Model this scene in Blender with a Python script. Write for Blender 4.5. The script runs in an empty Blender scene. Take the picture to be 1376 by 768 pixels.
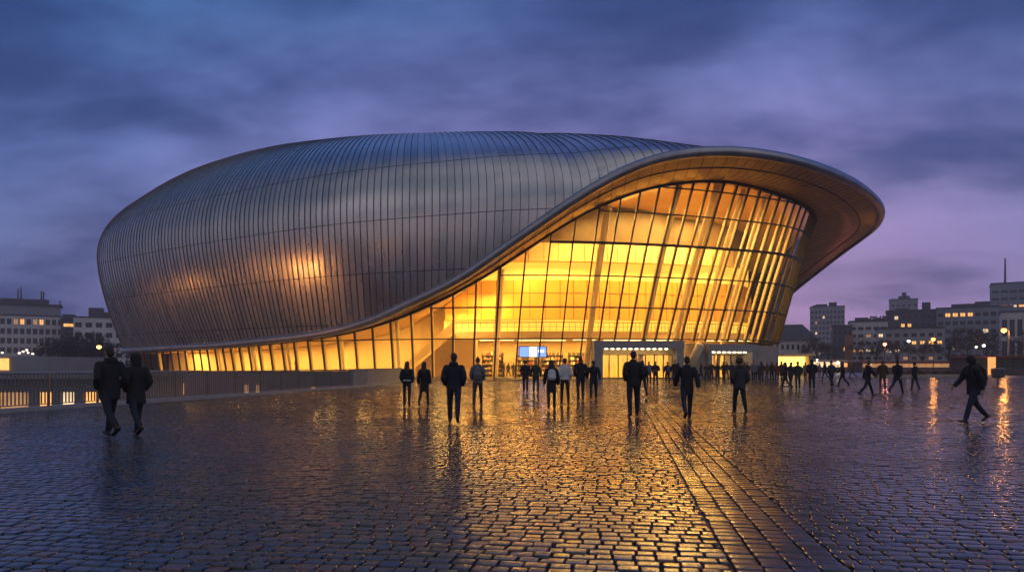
import bpy, bmesh, math, random
import numpy as np
from mathutils import Vector, Matrix, Quaternion
random.seed(7); rng = np.random.default_rng(11)
R = math.radians
S = bpy.context.scene
COL = S.collection
CAMZ, F, CX, HY = 1.45, 950.0, 688.0, 490.0

def at(px, py, Y):
    return Vector(((px-CX)/F*Y, Y, CAMZ+(HY-py)/F*Y))
def ground_at(px, py):
    Y = CAMZ*F/(py-HY)
    return Vector(((px-CX)/F*Y, Y, 0.0))
def proj(p):
    return CX+F*p[0]/p[1], HY-F*(p[2]-CAMZ)/p[1]

# ------------------------------------------------------------------ scene, camera, world
S.render.engine = 'CYCLES'
S.cycles.use_denoising = True
S.cycles.max_bounces = 8; S.cycles.diffuse_bounces = 3; S.cycles.glossy_bounces = 4
S.cycles.transparent_max_bounces = 16; S.cycles.transmission_bounces = 4
S.cycles.sample_clamp_indirect = 6.0
S.cycles.caustics_refractive = False
S.view_settings.view_transform = 'Standard'; S.view_settings.look = 'None'
S.view_settings.gamma = 1.0; S.view_settings.exposure = 0.56; S.view_settings.use_curve_mapping = False
cam = bpy.data.cameras.new('camera'); cam.sensor_width = 36.0; cam.lens = F/1376*36
cam.shift_y = (HY-384)/1376; cam.clip_end = 6000; cam.clip_start = 0.05
camo = bpy.data.objects.new('camera', cam); COL.objects.link(camo)
camo.location = (0, 0, CAMZ); camo.rotation_euler = (R(90), 0, 0)
S.camera = camo

W = bpy.data.worlds.new('World'); S.world = W; W.use_nodes = True
nt = W.node_tree; nt.nodes.clear()
def N(nt, t, **kw):
    n = nt.nodes.new(t)
    for k, v in kw.items():
        if k.startswith('_'): n.inputs[k[1:].replace('_', ' ')].default_value = v
        else: setattr(n, k, v)
    return n
def L(nt, a, b): nt.links.new(a, b)
def math_node(nt, op, a, b=None, c=None, clamp=False):
    n = nt.nodes.new('ShaderNodeMath'); n.operation = op; n.use_clamp = clamp
    for i, v in enumerate((a, b, c)):
        if v is None: continue
        if isinstance(v, (int, float)): n.inputs[i].default_value = v
        else: nt.links.new(v, n.inputs[i])
    return n.outputs[0]
def ramp(nt, fac, stops, interp='EASE'):
    n = nt.nodes.new('ShaderNodeValToRGB'); n.color_ramp.interpolation = interp
    els = n.color_ramp.elements
    while len(els) < len(stops): els.new(0.5)
    for e, (p, c) in zip(els, stops):
        e.position = p
        e.color = (c[0], c[1], c[2], 1) if not isinstance(c, (int, float)) else (c, c, c, 1)
    if fac is not None: nt.links.new(fac, n.inputs[0])
    return n.outputs[0]
def mixc(nt, fac, a, b, mode='MIX'):
    n = nt.nodes.new('ShaderNodeMix'); n.data_type = 'RGBA'; n.blend_type = mode
    for sock, v in ((n.inputs[0], fac), (n.inputs[6], a), (n.inputs[7], b)):
        if isinstance(v, (int, float)): sock.default_value = v
        elif isinstance(v, tuple): sock.default_value = (v[0], v[1], v[2], 1)
        else: nt.links.new(v, sock)
    return n.outputs[2]

SUN_EL, SUN_ROT = R(1.5), R(8)
tc = N(nt, 'ShaderNodeTexCoord')
sep = N(nt, 'ShaderNodeSeparateXYZ'); L(nt, tc.outputs['Generated'], sep.inputs[0])
X, Y, Z = sep.outputs
zc = math_node(nt, 'MAXIMUM', Z, 0.0)
den = math_node(nt, 'ADD', zc, 0.30)
cx = math_node(nt, 'DIVIDE', X, den); cy = math_node(nt, 'DIVIDE', Y, den)
comb = N(nt, 'ShaderNodeCombineXYZ'); L(nt, cx, comb.inputs[0]); L(nt, cy, comb.inputs[1])
mp = N(nt, 'ShaderNodeMapping'); mp.inputs['Rotation'].default_value = (0, 0, R(28)); mp.inputs['Scale'].default_value = (0.9, 1.35, 1); mp.inputs['Location'].default_value = (16.729, 9.527, 3.195)
L(nt, comb.outputs[0], mp.inputs[0])
n1 = N(nt, 'ShaderNodeTexNoise', _Scale=0.80, _Detail=6.0, _Roughness=0.52, _Distortion=0.35); L(nt, mp.outputs[0], n1.inputs['Vector'])
mp2 = N(nt, 'ShaderNodeMapping'); mp2.inputs['Location'].default_value = (7.7, 2.3, 1.9); L(nt, mp.outputs[0], mp2.inputs[0])
n2 = N(nt, 'ShaderNodeTexNoise', _Scale=2.6, _Detail=5.0, _Roughness=0.5, _Distortion=0.2); L(nt, mp2.outputs[0], n2.inputs['Vector'])
cl = math_node(nt, 'ADD', math_node(nt, 'MULTIPLY', n1.outputs['Fac'], 0.60), math_node(nt, 'MULTIPLY', n2.outputs['Fac'], 0.40))
clf = ramp(nt, cl, [(0.385, 0.0), (0.60, 1.0)], 'EASE')
# base colour of the overcast by elevation: thin lilac afterglow low down, blue cloud above
elev = ramp(nt, zc, [(0.0, (0.25, 0.172, 0.385)), (0.10, (0.238, 0.176, 0.40)), (0.22, (0.215, 0.182, 0.43)), (0.31, (0.13, 0.143, 0.37)), (0.44, (0.044, 0.09, 0.265)), (1.0, (0.04, 0.07, 0.24))], 'LINEAR')
# afterglow sits in one stretch of the sky, the rest is blue dusk
hl = math_node(nt, 'SQRT', math_node(nt, 'ADD', math_node(nt, 'MULTIPLY', X, X), math_node(nt, 'MULTIPLY', Y, Y)))
az = math_node(nt, 'DIVIDE', math_node(nt, 'ADD', math_node(nt, 'MULTIPLY', X, 0.16), math_node(nt, 'MULTIPLY', Y, 0.987)), hl)
glow = ramp(nt, az, [(0.0, 0.0), (0.70, 0.04), (0.80, 0.22), (0.90, 0.62), (0.97, 1.0)], 'LINEAR')
blue = ramp(nt, zc, [(0.0, (0.10, 0.118, 0.30)), (0.25, (0.046, 0.10, 0.29)), (0.45, (0.016, 0.082, 0.245)), (1.0, (0.03, 0.07, 0.22))], 'LINEAR')
back = ramp(nt, zc, [(0.0, (0.235, 0.20, 0.225)), (0.3, (0.225, 0.22, 0.26)), (1.0, (0.145, 0.155, 0.205))], 'LINEAR')
bfac = ramp(nt, math_node(nt, 'MULTIPLY_ADD', az, -0.5, 0.5), [(0.30, 0.0), (0.62, 1.0)], 'EASE')
base = mixc(nt, bfac, mixc(nt, glow, blue, elev), back)
dark = mixc(nt, 1.0, base, (0.25, 0.37, 0.50), 'MULTIPLY')
light = mixc(nt, 1.0, base, (1.50, 1.38, 1.24), 'MULTIPLY')
cc = mixc(nt, clf, dark, light)
sky = N(nt, 'ShaderNodeTexSky'); sky.sky_type = 'NISHITA'; sky.sun_disc = False
sky.sun_elevation = SUN_EL; sky.sun_rotation = SUN_ROT
bg1 = N(nt, 'ShaderNodeBackground', _Strength=0.006); L(nt, sky.outputs[0], bg1.inputs[0])
bg2 = N(nt, 'ShaderNodeBackground', _Strength=1.06); L(nt, cc, bg2.inputs[0])
add = N(nt, 'ShaderNodeAddShader'); L(nt, bg1.outputs[0], add.inputs[0]); L(nt, bg2.outputs[0], add.inputs[1])
out = N(nt, 'ShaderNodeOutputWorld'); L(nt, add.outputs[0], out.inputs[0])

sun = bpy.data.lights.new('dusk_sun', 'SUN'); sun.energy = 0.06; sun.angle = R(25); sun.color = (0.75, 0.68, 1.0)
suno = bpy.data.objects.new('dusk_sun', sun); COL.objects.link(suno)
suno.rotation_euler = (R(90)-R(14), 0, R(180)-SUN_ROT); suno.location = (0, 60, 60)

# ------------------------------------------------------------------ materials
def mat(name, col, rough=0.6, metal=0.0, var=0.15, scale=3.0, bump=0.0, bscale=20.0, coord='Object', rvar=0.08, spec=0.5, coat=0.0):
    m = bpy.data.materials.new(name); m.use_nodes = True; t = m.node_tree
    b = t.nodes['Principled BSDF']
    co = N(t, 'ShaderNodeTexCoord')
    no = N(t, 'ShaderNodeTexNoise', _Scale=scale, _Detail=5.0, _Roughness=0.6); L(t, co.outputs[coord], no.inputs['Vector'])
    lo = tuple(c*(1-var) for c in col[:3]); hi = tuple(min(1, c*(1+var)) for c in col[:3])
    c = ramp(t, no.outputs['Fac'], [(0.3, lo), (0.7, hi)], 'LINEAR')
    L(t, c, b.inputs['Base Color'])
    r = math_node(t, 'MULTIPLY_ADD', no.outputs['Fac'], rvar*2, rough-rvar)
    L(t, r, b.inputs['Roughness'])
    b.inputs['Metallic'].default_value = metal
    b.inputs['Specular IOR Level'].default_value = spec
    b.inputs['Coat Weight'].default_value = coat
    if bump:
        nb = N(t, 'ShaderNodeTexNoise', _Scale=bscale, _Detail=4.0); L(t, co.outputs[coord], nb.inputs['Vector'])
        bu = N(t, 'ShaderNodeBump', _Strength=bump, _Distance=0.02); L(t, nb.outputs['Fac'], bu.inputs['Height'])
        L(t, bu.outputs[0], b.inputs['Normal'])
    return m
def emis(name, col, strength, var=0.0, scale=0.5, base=None):
    m = bpy.data.materials.new(name); m.use_nodes = True; t = m.node_tree
    b = t.nodes['Principled BSDF']
    b.inputs['Base Color'].default_value = (*(base or col), 1); b.inputs['Roughness'].default_value = 0.5
    b.inputs['Emission Strength'].default_value = strength
    if var:
        co = N(t, 'ShaderNodeTexCoord')
        no = N(t, 'ShaderNodeTexNoise', _Scale=scale, _Detail=4.0); L(t, co.outputs['Object'], no.inputs['Vector'])
        c = ramp(t, no.outputs['Fac'], [(0.3, tuple(x*(1-var) for x in col)), (0.7, tuple(x*(1+var) for x in col))], 'LINEAR')
        L(t, c, b.inputs['Emission Color'])
    else:
        b.inputs['Emission Color'].default_value = (*col, 1)
    return m
def glassmat(name, tint=(0.93, 0.92, 0.86), rough=0.0, ior=1.5, boost=1.0):
    m = bpy.data.materials.new(name); m.use_nodes = True; t = m.node_tree; t.nodes.clear()
    tr = N(t, 'ShaderNodeBsdfTransparent'); tr.inputs[0].default_value = (*tint, 1)
    gl = N(t, 'ShaderNodeBsdfGlossy'); gl.inputs['Roughness'].default_value = rough; gl.inputs['Color'].default_value = (1, 1, 1, 1)
    fr = N(t, 'ShaderNodeFresnel', _IOR=ior)
    co = N(t, 'ShaderNodeTexCoord'); no = N(t, 'ShaderNodeTexNoise', _Scale=0.35, _Detail=2.0); L(t, co.outputs['Object'], no.inputs['Vector'])
    bu = N(t, 'ShaderNodeBump', _Strength=0.04, _Distance=0.3); L(t, no.outputs['Fac'], bu.inputs['Height'])
    L(t, bu.outputs[0], gl.inputs['Normal'])
    f = math_node(t, 'MULTIPLY', fr.outputs[0], 1.6*boost, clamp=True)
    mx = N(t, 'ShaderNodeMixShader'); L(t, f, mx.inputs[0]); L(t, tr.outputs[0], mx.inputs[1]); L(t, gl.outputs[0], mx.inputs[2])
    o = N(t, 'ShaderNodeOutputMaterial'); L(t, mx.outputs[0], o.inputs[0])
    return m

# ------------------------------------------------------------------ object helpers
def tag(o, label=None, cat=None, group=None, kind=None):
    if label: o['label'] = label
    if cat: o['category'] = cat
    if group: o['group'] = group
    if kind: o['kind'] = kind
    return o
def empty(name, loc=(0, 0, 0), rz=0.0, label=None, cat=None, group=None, kind=None):
    o = bpy.data.objects.new(name, None); COL.objects.link(o); o.location = loc; o.rotation_euler = (0, 0, rz)
    o.empty_display_size = 0.3
    return tag(o, label, cat, group, kind)
def link(name, me, mats=None, parent=None, loc=None):
    o = bpy.data.objects.new(name, me); COL.objects.link(o)
    if mats is not None and not me.materials:
        for m in (mats if isinstance(mats, (list, tuple)) else [mats]): me.materials.append(m)
    if parent is not None: o.parent = parent
    if loc is not None: o.location = loc
    return o
class MB:
    """collects vertices and faces, then links ONE mesh object"""
    def __init__(s): s.v = []; s.f = []; s.mi = []; s.cur = 0
    def add(s, vs, fs):
        k = len(s.v); s.v += [tuple(v) for v in vs]
        for f in fs: s.f.append(tuple(i+k for i in f)); s.mi.append(s.cur)
        return s
    def quad(s, a, b, c, d): return s.add([a, b, c, d], [(0, 1, 2, 3)])
    def box(s, x0, x1, y0, y1, z0, z1):
        vs = [(x, y, z) for z in (z0, z1) for y in (y0, y1) for x in (x0, x1)]
        return s.add(vs, [(0, 2, 3, 1), (4, 5, 7, 6), (0, 1, 5, 4), (1, 3, 7, 5), (3, 2, 6, 7), (2, 0, 4, 6)])
    def obox(s, c, ax, ay, az, hx, hy, hz):
        """oriented box, centre c, unit axes, half sizes"""
        c, ax, ay, az = (Vector(q) for q in (c, ax, ay, az))
        vs = [c+ax*hx*i+ay*hy*j+az*hz*k for k in (-1, 1) for j in (-1, 1) for i in (-1, 1)]
        return s.add(vs, [(0, 2, 3, 1), (4, 5, 7, 6), (0, 1, 5, 4), (1, 3, 7, 5), (3, 2, 6, 7), (2, 0, 4, 6)])
    def bar(s, a, b, w, d, up=(0, 0, 1)):
        """rectangular bar from a to b, w wide, d deep"""
        a, b = Vector(a), Vector(b); t = b-a; ln = t.length
        if ln < 1e-6: return s
        t /= ln; u = Vector(up); sx = t.cross(u)
        if sx.length < 1e-4: sx = t.cross(Vector((0, 1, 0)))
        sx.normalize(); sy = sx.cross(t)
        return s.obox((a+b)/2, sx, t, sy, w/2, ln/2, d/2)
    def tube(s, pts, rad, n=10, cap=True, ref=(0, 1, 0)):
        """tapered tube, rad: list of r or (rx, ry)"""
        pts = [Vector(p) for p in pts]; k0 = len(s.v); vs = []; fs = []; prev = None
        for i, p in enumerate(pts):
            t = (pts[min(i+1, len(pts)-1)]-pts[max(i-1, 0)]).normalized()
            rf = Vector(ref)
            sx = t.cross(rf)
            if sx.length < 0.15:
                sx = t.cross(Vector((0, 0, 1))) if prev is None else prev-t*prev.dot(t)
            sx.normalize()
            if prev is not None and sx.dot(prev) < 0: sx = -sx
            prev = sx; sy = sx.cross(t)
            r = rad[i] if i < len(rad) else rad[-1]
            rx, ry = r if isinstance(r, (tuple, list)) else (r, r)
            for k in range(n):
                a = 2*math.pi*k/n
                vs.append(p+sx*rx*math.cos(a)+sy*ry*math.sin(a))
        m = len(pts)
        for i in range(m-1):
            for k in range(n):
                a, b = i*n+k, i*n+(k+1) % n
                fs.append((a, b, b+n, a+n))
        if cap:
            fs.append(tuple(reversed(range(n)))); fs.append(tuple(range((m-1)*n, m*n)))
        return s.add(vs, fs)
    def ball(s, c, rx, ry, rz, nu=12, nv=8, rot=None):
        vs = []; fs = []
        c = Vector(c)
        def P(a, b):
            v = Vector((rx*math.sin(b)*math.cos(a), ry*math.sin(b)*math.sin(a), rz*math.cos(b)))
            if rot is not None: v = rot @ v
            return c+v
        vs.append(P(0, 0))
        for j in range(1, nv):
            for i in range(nu): vs.append(P(2*math.pi*i/nu, math.pi*j/nv))
        vs.append(P(0, math.pi)); e = len(vs)-1
        for i in range(nu): fs.append((0, 1+i, 1+(i+1) % nu))
        for j in range(nv-2):
            for i in range(nu):
                a = 1+j*nu+i; b = 1+j*nu+(i+1) % nu
                fs.append((a, a+nu, b+nu, b))
        for i in range(nu): fs.append((e, 1+(nv-2)*nu+(i+1) % nu, 1+(nv-2)*nu+i))
        return s.add(vs, fs)
    def mesh(s, name, smooth=False):
        used_v = sorted({i for f in s.f for i in f})
        if len(used_v) < len(s.v):
            mp_ = {i: k for k, i in enumerate(used_v)}
            s.v = [s.v[i] for i in used_v]; s.f = [tuple(mp_[i] for i in f) for f in s.f]
        me = bpy.data.meshes.new(name); me.from_pydata(s.v, [], s.f); me.update()
        if any(s.mi): me.polygons.foreach_set('material_index', s.mi)
        if smooth: me.polygons.foreach_set('use_smooth', [True]*len(me.polygons))
        return me
    def build(s, name, mats, parent=None, smooth=False, loc=None):
        return link(name, s.mesh(name, smooth), mats, parent, loc)
def copy_tree(o, parent=None):
    c = o.copy(); COL.objects.link(c); c.parent = parent
    for ch in list(o.children): copy_tree(ch, c)
    return c
# ------------------------------------------------------------------ arena: guiding curves
# each row: rim centre, top of the glass below it, foot of the glass (measured points of the real outline, in metres)
def W3(t): return np.array(at(*t)) if len(t) == 3 and t[0] > 130 else np.array(t[1:], float)
rows = [
 # rim (px,py,Y)          glass top (px,py,Y)      foot (px,Y)      n
 (('w', 0, 146, 3.6),     ('w', 0, 143, 3.1),      ('w', 0, 140, 0), 2.2),
 (('w', -25, 143, 3.6),   ('w', -24, 140, 3.1),    ('w', -23, 137, 0), 2.2),
 (('w', -44, 134, 3.6),   ('w', -42.5, 132, 3.1),  ('w', -41, 129, 0), 2.2),
 (('w', -54, 120, 3.55),  ('w', -52.5, 118.5, 3.1), ('w', -51, 117, 0.6), 2.2),
 (('w', -57.3, 110, 3.5), ('w', -56, 109.5, 3.05), ('w', -54.5, 109, 0.6), 2.2),
 ((165, 471.5, 103), (172, 474.5, 103.0), (177, 104), 2.2),
 ((200, 469, 97), (203, 472.5, 97.8), (207, 99.5), 2.2),
 ((250, 466, 91.7), (252, 470, 92.6), (256, 94.3), 2.2),
 ((300, 463, 87), (301, 467, 88), (306, 90), 2.2),
 ((344, 458.5, 83.3), (345, 463.5, 84.4), (350, 86.5), 2.2),
 ((400, 452.5, 79), (401, 458, 80.4), (406, 82.8), 2.2),
 ((450, 444.5, 75.8), (450, 451, 77.3), (455, 79.8), 2.2),
 ((500, 430.5, 73.2), (500, 439.5, 74.8), (504, 77.5), 2.2),
 ((550, 407.5, 71), (550, 422.5, 72.9), (554, 75.8), 2.2),
 ((619, 374, 68.4), (619, 390.5, 71), (618, 74.3), 2.2),
 ((668, 340, 66.6), (668, 361.5, 70), (660, 73.6), 2.22),
 ((700, 317, 65.8), (700, 341, 69.5), (686, 73.2), 2.24),
 ((740, 290, 65), (740, 314.5, 69), (721, 72.9), 2.2),
 ((780, 262, 64.2), (780, 290, 68.7), (756, 72.8), 2.05),
 ((850, 224, 63.2), (846, 261, 69), (808, 73), 1.86),
 ((900, 209, 62.6), (888, 250, 69.6), (838, 73.3), 1.62),
 ((960, 203, 63), (940, 244, 70.6), (876, 74), 1.32),
 ((1015, 206, 64.3), (975, 244.5, 71.7), (905, 74.6), 1.2),
 ((1073, 217, 67), (1012, 251, 73.2), (940, 75.3), 1.15),
 ((1131, 238, 72.5), (1050, 263, 75.2), (980, 76.3), 1.12),
 ((1165, 259, 78.5), (1075, 274, 77.3), (1006, 77.5), 1.12),
 ((1183, 280, 84.5), (1091, 285, 80.3), (1026, 79.6), 1.12),
 ((1180, 297, 90.5), (1096, 299, 84), (1037, 83.5), 1.12),
 ((1168, 310, 95.5), ('w', 36.6, 88, 17.9), ('w', 31.8, 89, 0), 1.15),
 ((1131, 337, 101), ('w', 37, 94, 16.8), ('w', 32, 95, 0), 1.2),
 ((1086, 372, 107), ('w', 35.5, 101, 14.4), ('w', 31, 102, 0), 1.3),
 (('w', 40, 118, 9), ('w', 33, 112, 9.0), ('w', 28, 112, 0), 1.7),
 (('w', 30, 130, 5.5), ('w', 26, 126, 5.3), ('w', 22, 126, 0), 2.0),
 (('w', 16, 140, 4), ('w', 14, 137, 3.5), ('w', 12, 134, 0), 2.2),
]
def P3(t): return np.array(t[1:], float) if t[0] == 'w' else np.array(at(*t))
def PB(t):
    if t[0] == 'w': return np.array(t[1:], float)
    z = 0.6 if t[0] < 470 else (0.6*(540-t[0])/70 if t[0] < 540 else 0.0)
    return np.array([(t[0]-CX)/F*t[1], t[1], z])
ctl = np.array([np.concatenate([P3(r[0]), P3(r[1]), PB(r[2]), [r[3]]]) for r in rows])
nC = len(ctl)
par = np.concatenate([[0], np.cumsum(np.linalg.norm(np.diff(np.vstack([ctl, ctl[:1]])[:, :2], axis=0), axis=1))])
PER = par[-1]
def hermite_closed(u):
    u = np.asarray(u) % PER
    ext = np.vstack([ctl[-1:], ctl, ctl[:2]]); pe = np.concatenate([[par[-2]-PER], par, [PER+par[1]]])
    i = np.clip(np.searchsorted(par, u, 'right')-1, 0, nC-1)
    j = i+1
    d = (ext[2:]-ext[:-2])/(pe[2:]-pe[:-2])[:, None]   # tangent at ext index 1..
    h = (pe[j+1]-pe[j]); t = (u-pe[j])/h
    m0 = d[j-1]*h[:, None]; m1 = d[j]*h[:, None]
    t = t[:, None]; p0 = ext[j]; p1 = ext[j+1]
    return (2*t**3-3*t**2+1)*p0+(t**3-2*t**2+t)*m0+(-2*t**3+3*t**2)*p1+(t**3-t**2)*m1
ND = 1800
ud = np.linspace(0, PER, ND, endpoint=False)
D = hermite_closed(ud)
def smooth_closed(a, sig):
    n = len(a); k = int(4*sig)+1; w = np.exp(-0.5*(np.arange(-k, k+1)/sig)**2); w /= w.sum()
    pad = np.vstack([a[-k:], a, a[:k]])
    return np.stack([np.convolve(pad[:, c], w, 'valid') for c in range(a.shape[1])], axis=1)
D = smooth_closed(D, 1.6/(PER/ND))
def C(u):
    """guiding curves at perimeter parameter u -> rim, glass top, foot, n (arrays)"""
    u = np.atleast_1d(np.asarray(u, float)) % PER
    x = u/PER*ND; i = np.floor(x).astype(int) % ND; t = (x-np.floor(x))[:, None]
    q = D[i]*(1-t)+D[(i+1) % ND]*t
    return q[:, 0:3], q[:, 3:6], q[:, 6:9], q[:, 9]
def crown(rim):
    f = (rim[:, 0]+57)/104
    kx = -28+32*f; ky = 106-2*f
    return np.stack([kx, ky], axis=1)
DZU = np.linspace(par[4], par[24], 41); DZV = np.array([-0.2, -0.7, -1.35, -1.85, -1.67, -0.96, -0.35, -0.03, 0.12, 0.2, 0.26, 0.33, 0.38, 0.41, 0.4, 0.39, 0.35, 0.32, 0.29, 0.26, 0.27, 0.27, 0.29, 0.32, 0.3, 0.24, 0.09, -0.04, 0.07, 0.32, 0.13, -0.25, -0.18, 0.09, 0.14, 0.12, 0.09, 0.07, 0.05, 0.02, 0.01])   #DZ
def shell_pts(u, m=34):
    rim, gt, ft, nn = C(u)
    K = crown(rim); zr = rim[:, 2]
    d = K-rim[:, :2]; ln = np.linalg.norm(d, axis=1); dirv = d/ln[:, None]
    bulge = 3.7*np.clip((17.0-zr)/13.5, 0, 2)**1.5
    zb = np.maximum(17.0, zr); zt = np.interp(rim[:, 0], [-57, -40, -20, -5, 8, 20, 35, 48], [32.2, 32.6, 31.4, 30.15, 29.6, 29.0, 28.4, 28.0])
    zt = 0.5*zt+0.25*np.interp(rim[:, 0]-6, [-57, -40, -20, -5, 8, 20, 35, 48], [32.2, 32.6, 31.4, 30.15, 29.6, 29.0, 28.4, 28.0])+0.25*np.interp(rim[:, 0]+6, [-57, -40, -20, -5, 8, 20, 35, 48], [32.2, 32.6, 31.4, 30.15, 29.6, 29.0, 28.4, 28.0])
    zt = zt+np.interp(np.atleast_1d(u) % PER, DZU, DZV)
    out = np.zeros((len(zr), m, 3))
    lo = 12
    for k in range(m):
        if k < lo:
            t = k/lo
            z = zr+(zb-zr)*t
            h = -bulge*(1-(np.clip((17.0-z)/np.maximum(17.0-zr, 1e-3), 0, 1))**1.55)
            h = np.where(zr < 16.99, h, 0)
        else:
            t = (k-lo)/(m-1-lo)
            a = t*math.pi/2
            # superellipse from the belly (vertical tangent) to the crown
            cxx = max(math.cos(a), 0)**(2/nn); s = max(math.sin(a), 0)**(2/nn)
            h = -bulge+(ln+bulge)*(1-cxx)
            z = zb+(zt-zb)*s
        out[:, k, 0] = rim[:, 0]+dirv[:, 0]*h; out[:, k, 1] = rim[:, 1]+dirv[:, 1]*h; out[:, k, 2] = z
    return out

# ------------------------------------------------------------------ arena materials
def shell_material():
    m = bpy.data.materials.new('shell_steel'); m.use_nodes = True; t = m.node_tree; b = t.nodes['Principled BSDF']
    geo = N(t, 'ShaderNodeNewGeometry'); co = N(t, 'ShaderNodeTexCoord')
    sp = N(t, 'ShaderNodeSeparateXYZ'); L(t, co.outputs['Object'], sp.inputs[0])
    at_ = N(t, 'ShaderNodeAttribute', attribute_name='tone')
    no = N(t, 'ShaderNodeTexNoise', _Scale=0.35, _Detail=6.0, _Roughness=0.6); L(t, co.outputs['Object'], no.inputs['Vector'])
    base = ramp(t, math_node(t, 'ADD', math_node(t, 'MULTIPLY', at_.outputs['Fac'], 0.35), math_node(t, 'MULTIPLY', no.outputs['Fac'], 0.65)), [(0.2, (0.50, 0.50, 0.51)), (0.8, (0.68, 0.67, 0.67))], 'LINEAR')
    # horizontal panel joints, real grooves at fixed heights
    j = None
    for z in (5.7, 10.7, 15.8, 21.3, 27.4):
        a = math_node(t, 'ABSOLUTE', math_node(t, 'SUBTRACT', sp.outputs[2], z))
        k = math_node(t, 'LESS_THAN', a, 0.032)
        j = k if j is None else math_node(t, 'MAXIMUM', j, k)
    L(t, mixc(t, j, base, (0.02, 0.02, 0.025)), b.inputs['Base Color'])
    L(t, math_node(t, 'SUBTRACT', 1.0, j), b.inputs['Metallic'])
    mpn = N(t, 'ShaderNodeMapping'); mpn.inputs['Scale'].default_value = (1.2, 1.2, 0.4); L(t, co.outputs['Object'], mpn.inputs[0])
    n2 = N(t, 'ShaderNodeTexNoise', _Scale=0.9, _Detail=2.0); L(t, mpn.outputs[0], n2.inputs['Vector'])
    L(t, math_node(t, 'ADD', math_node(t, 'MULTIPLY_ADD', at_.outputs['Fac'], 0.05, 0.20), math_node(t, 'MULTIPLY', n2.outputs['Fac'], 0.10)), b.inputs['Roughness'])
    bu = N(t, 'ShaderNodeBump', _Strength=0.10, _Distance=0.05); L(t, n2.outputs['Fac'], bu.inputs['Height']); L(t, bu.outputs[0], b.inputs['Normal'])
    return m
M_shell = shell_material()
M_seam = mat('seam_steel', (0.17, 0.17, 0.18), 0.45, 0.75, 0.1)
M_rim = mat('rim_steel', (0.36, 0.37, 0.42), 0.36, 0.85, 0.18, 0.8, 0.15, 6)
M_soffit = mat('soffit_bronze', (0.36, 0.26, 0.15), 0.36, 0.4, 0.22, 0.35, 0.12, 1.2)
M_line = mat('soffit_joint', (0.03, 0.025, 0.02), 0.6)
M_mull = mat('mullion_dark', (0.018, 0.016, 0.014), 0.45, 0.3)
M_glass = glassmat('facade_glass')
M_concrete = mat('pale_concrete', (0.23, 0.23, 0.24), 0.7, 0, 0.15, 1.2, 0.3, 14)
M_stone = mat('portal_stone', (0.33, 0.30, 0.27), 0.55, 0, 0.18, 1.0, 0.2, 10)
M_portal = mat('portal_grey_metal', (0.30, 0.30, 0.33), 0.5, 0.2, 0.1)
M_column = mat('column_plaster', (0.62, 0.50, 0.32), 0.6, 0, 0.12, 1.0, 0.15, 8)
M_cream = mat('cream_plaster', (0.68, 0.48, 0.23), 0.7, 0, 0.10, 0.5)
M_white = mat('white_plaster', (0.76, 0.58, 0.29), 0.7, 0, 0.06, 0.5)
M_orange = mat('orange_panelling', (0.74, 0.42, 0.07), 0.45, 0, 0.10, 0.4)
M_wood = mat('dark_wood_panelling', (0.13, 0.08, 0.03), 0.45, 0, 0.25, 0.6)
M_beige = mat('beige_slab', (0.48, 0.34, 0.18), 0.6, 0, 0.08, 0.5)
M_lobby = mat('lobby_floor', (0.42, 0.34, 0.24), 0.25, 0, 0.12, 0.8)
M_wallglow = emis('lit_wall_glow', (1.0, 0.51, 0.05), 0.86, 0.16, 0.22, (0.8, 0.6, 0.3))  # wall surface, not a lamp: the wash of light is put in as emission
M_wallglow2 = emis('lit_gallery_glow', (1.0, 0.50, 0.048), 0.80, 0.22, 0.16, (0.8, 0.6, 0.3))  # recessed gallery wall with its lamplight put in as emission
M_warmlamp = emis('warm_lamp_strip', (1.0, 0.68, 0.26), 3.2)
M_darkpart = mat('dark_fitting', (0.04, 0.035, 0.03), 0.5)

arena = empty('arena', (0, 0, 0), 0, 'huge rounded steel-clad arena with a glowing glass front under a curling canopy', 'arena')

# ------------------------------------------------------------------ shell: strips between standing seams
belly_u = np.linspace(0, PER, 1201)
sp_ = shell_pts(belly_u)[:, 14, :2]
arc = np.concatenate([[0], np.cumsum(np.linalg.norm(np.diff(sp_, axis=0), axis=1))])
NS = int(arc[-1]/0.80)
useam = np.interp(np.linspace(0, arc[-1], NS+1), arc, belly_u)
SP = shell_pts(useam); m = SP.shape[1]
vs = []; fs = []; tone = []
zcut = [5.7, 10.7, 15.8, 21.3, 27.4]
for i in range(NS):
    a, b = SP[i], SP[i+1]
    # a shallow crown across each strip (rolled sheet) and a little random set per sheet
    k0 = len(vs)
    mid = (a+b)/2
    tg = b-a; tg[:, 2] = 0
    up = np.gradient(mid, axis=0); nrm = np.cross(tg, up); nrm /= np.linalg.norm(nrm, axis=1)[:, None]+1e-9
    cen = np.array([-8, 105, 12.0])
    if np.mean(np.sum(nrm*(mid-cen), axis=1)) < 0: nrm = -nrm
    zz = mid[:, 2]; panel = np.searchsorted(zcut, zz)
    off = rng.normal(0, 0.006, 8)[panel][:, None]; off2 = rng.normal(0, 0.006, 8)[panel][:, None]
    tn = rng.random(8)[panel]
    vs += list(a+nrm*off); vs += list(mid+nrm*0.008); vs += list(b+nrm*off2)
    tone += list(tn)*3
    for k in range(m-1):
        fs.append((k0+k, k0+m+k, k0+m+k+1, k0+k+1)); fs.append((k0+m+k, k0+2*m+k, k0+2*m+k+1, k0+m+k+1))
me = bpy.data.meshes.new('shell'); me.from_pydata([tuple(v) for v in vs], [], fs); me.update()
a_ = me.attributes.new('tone', 'FLOAT', 'POINT'); a_.data.foreach_set('value', np.array(tone, np.float32))
me.polygons.foreach_set('use_smooth', [True]*len(me.polygons))
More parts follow.
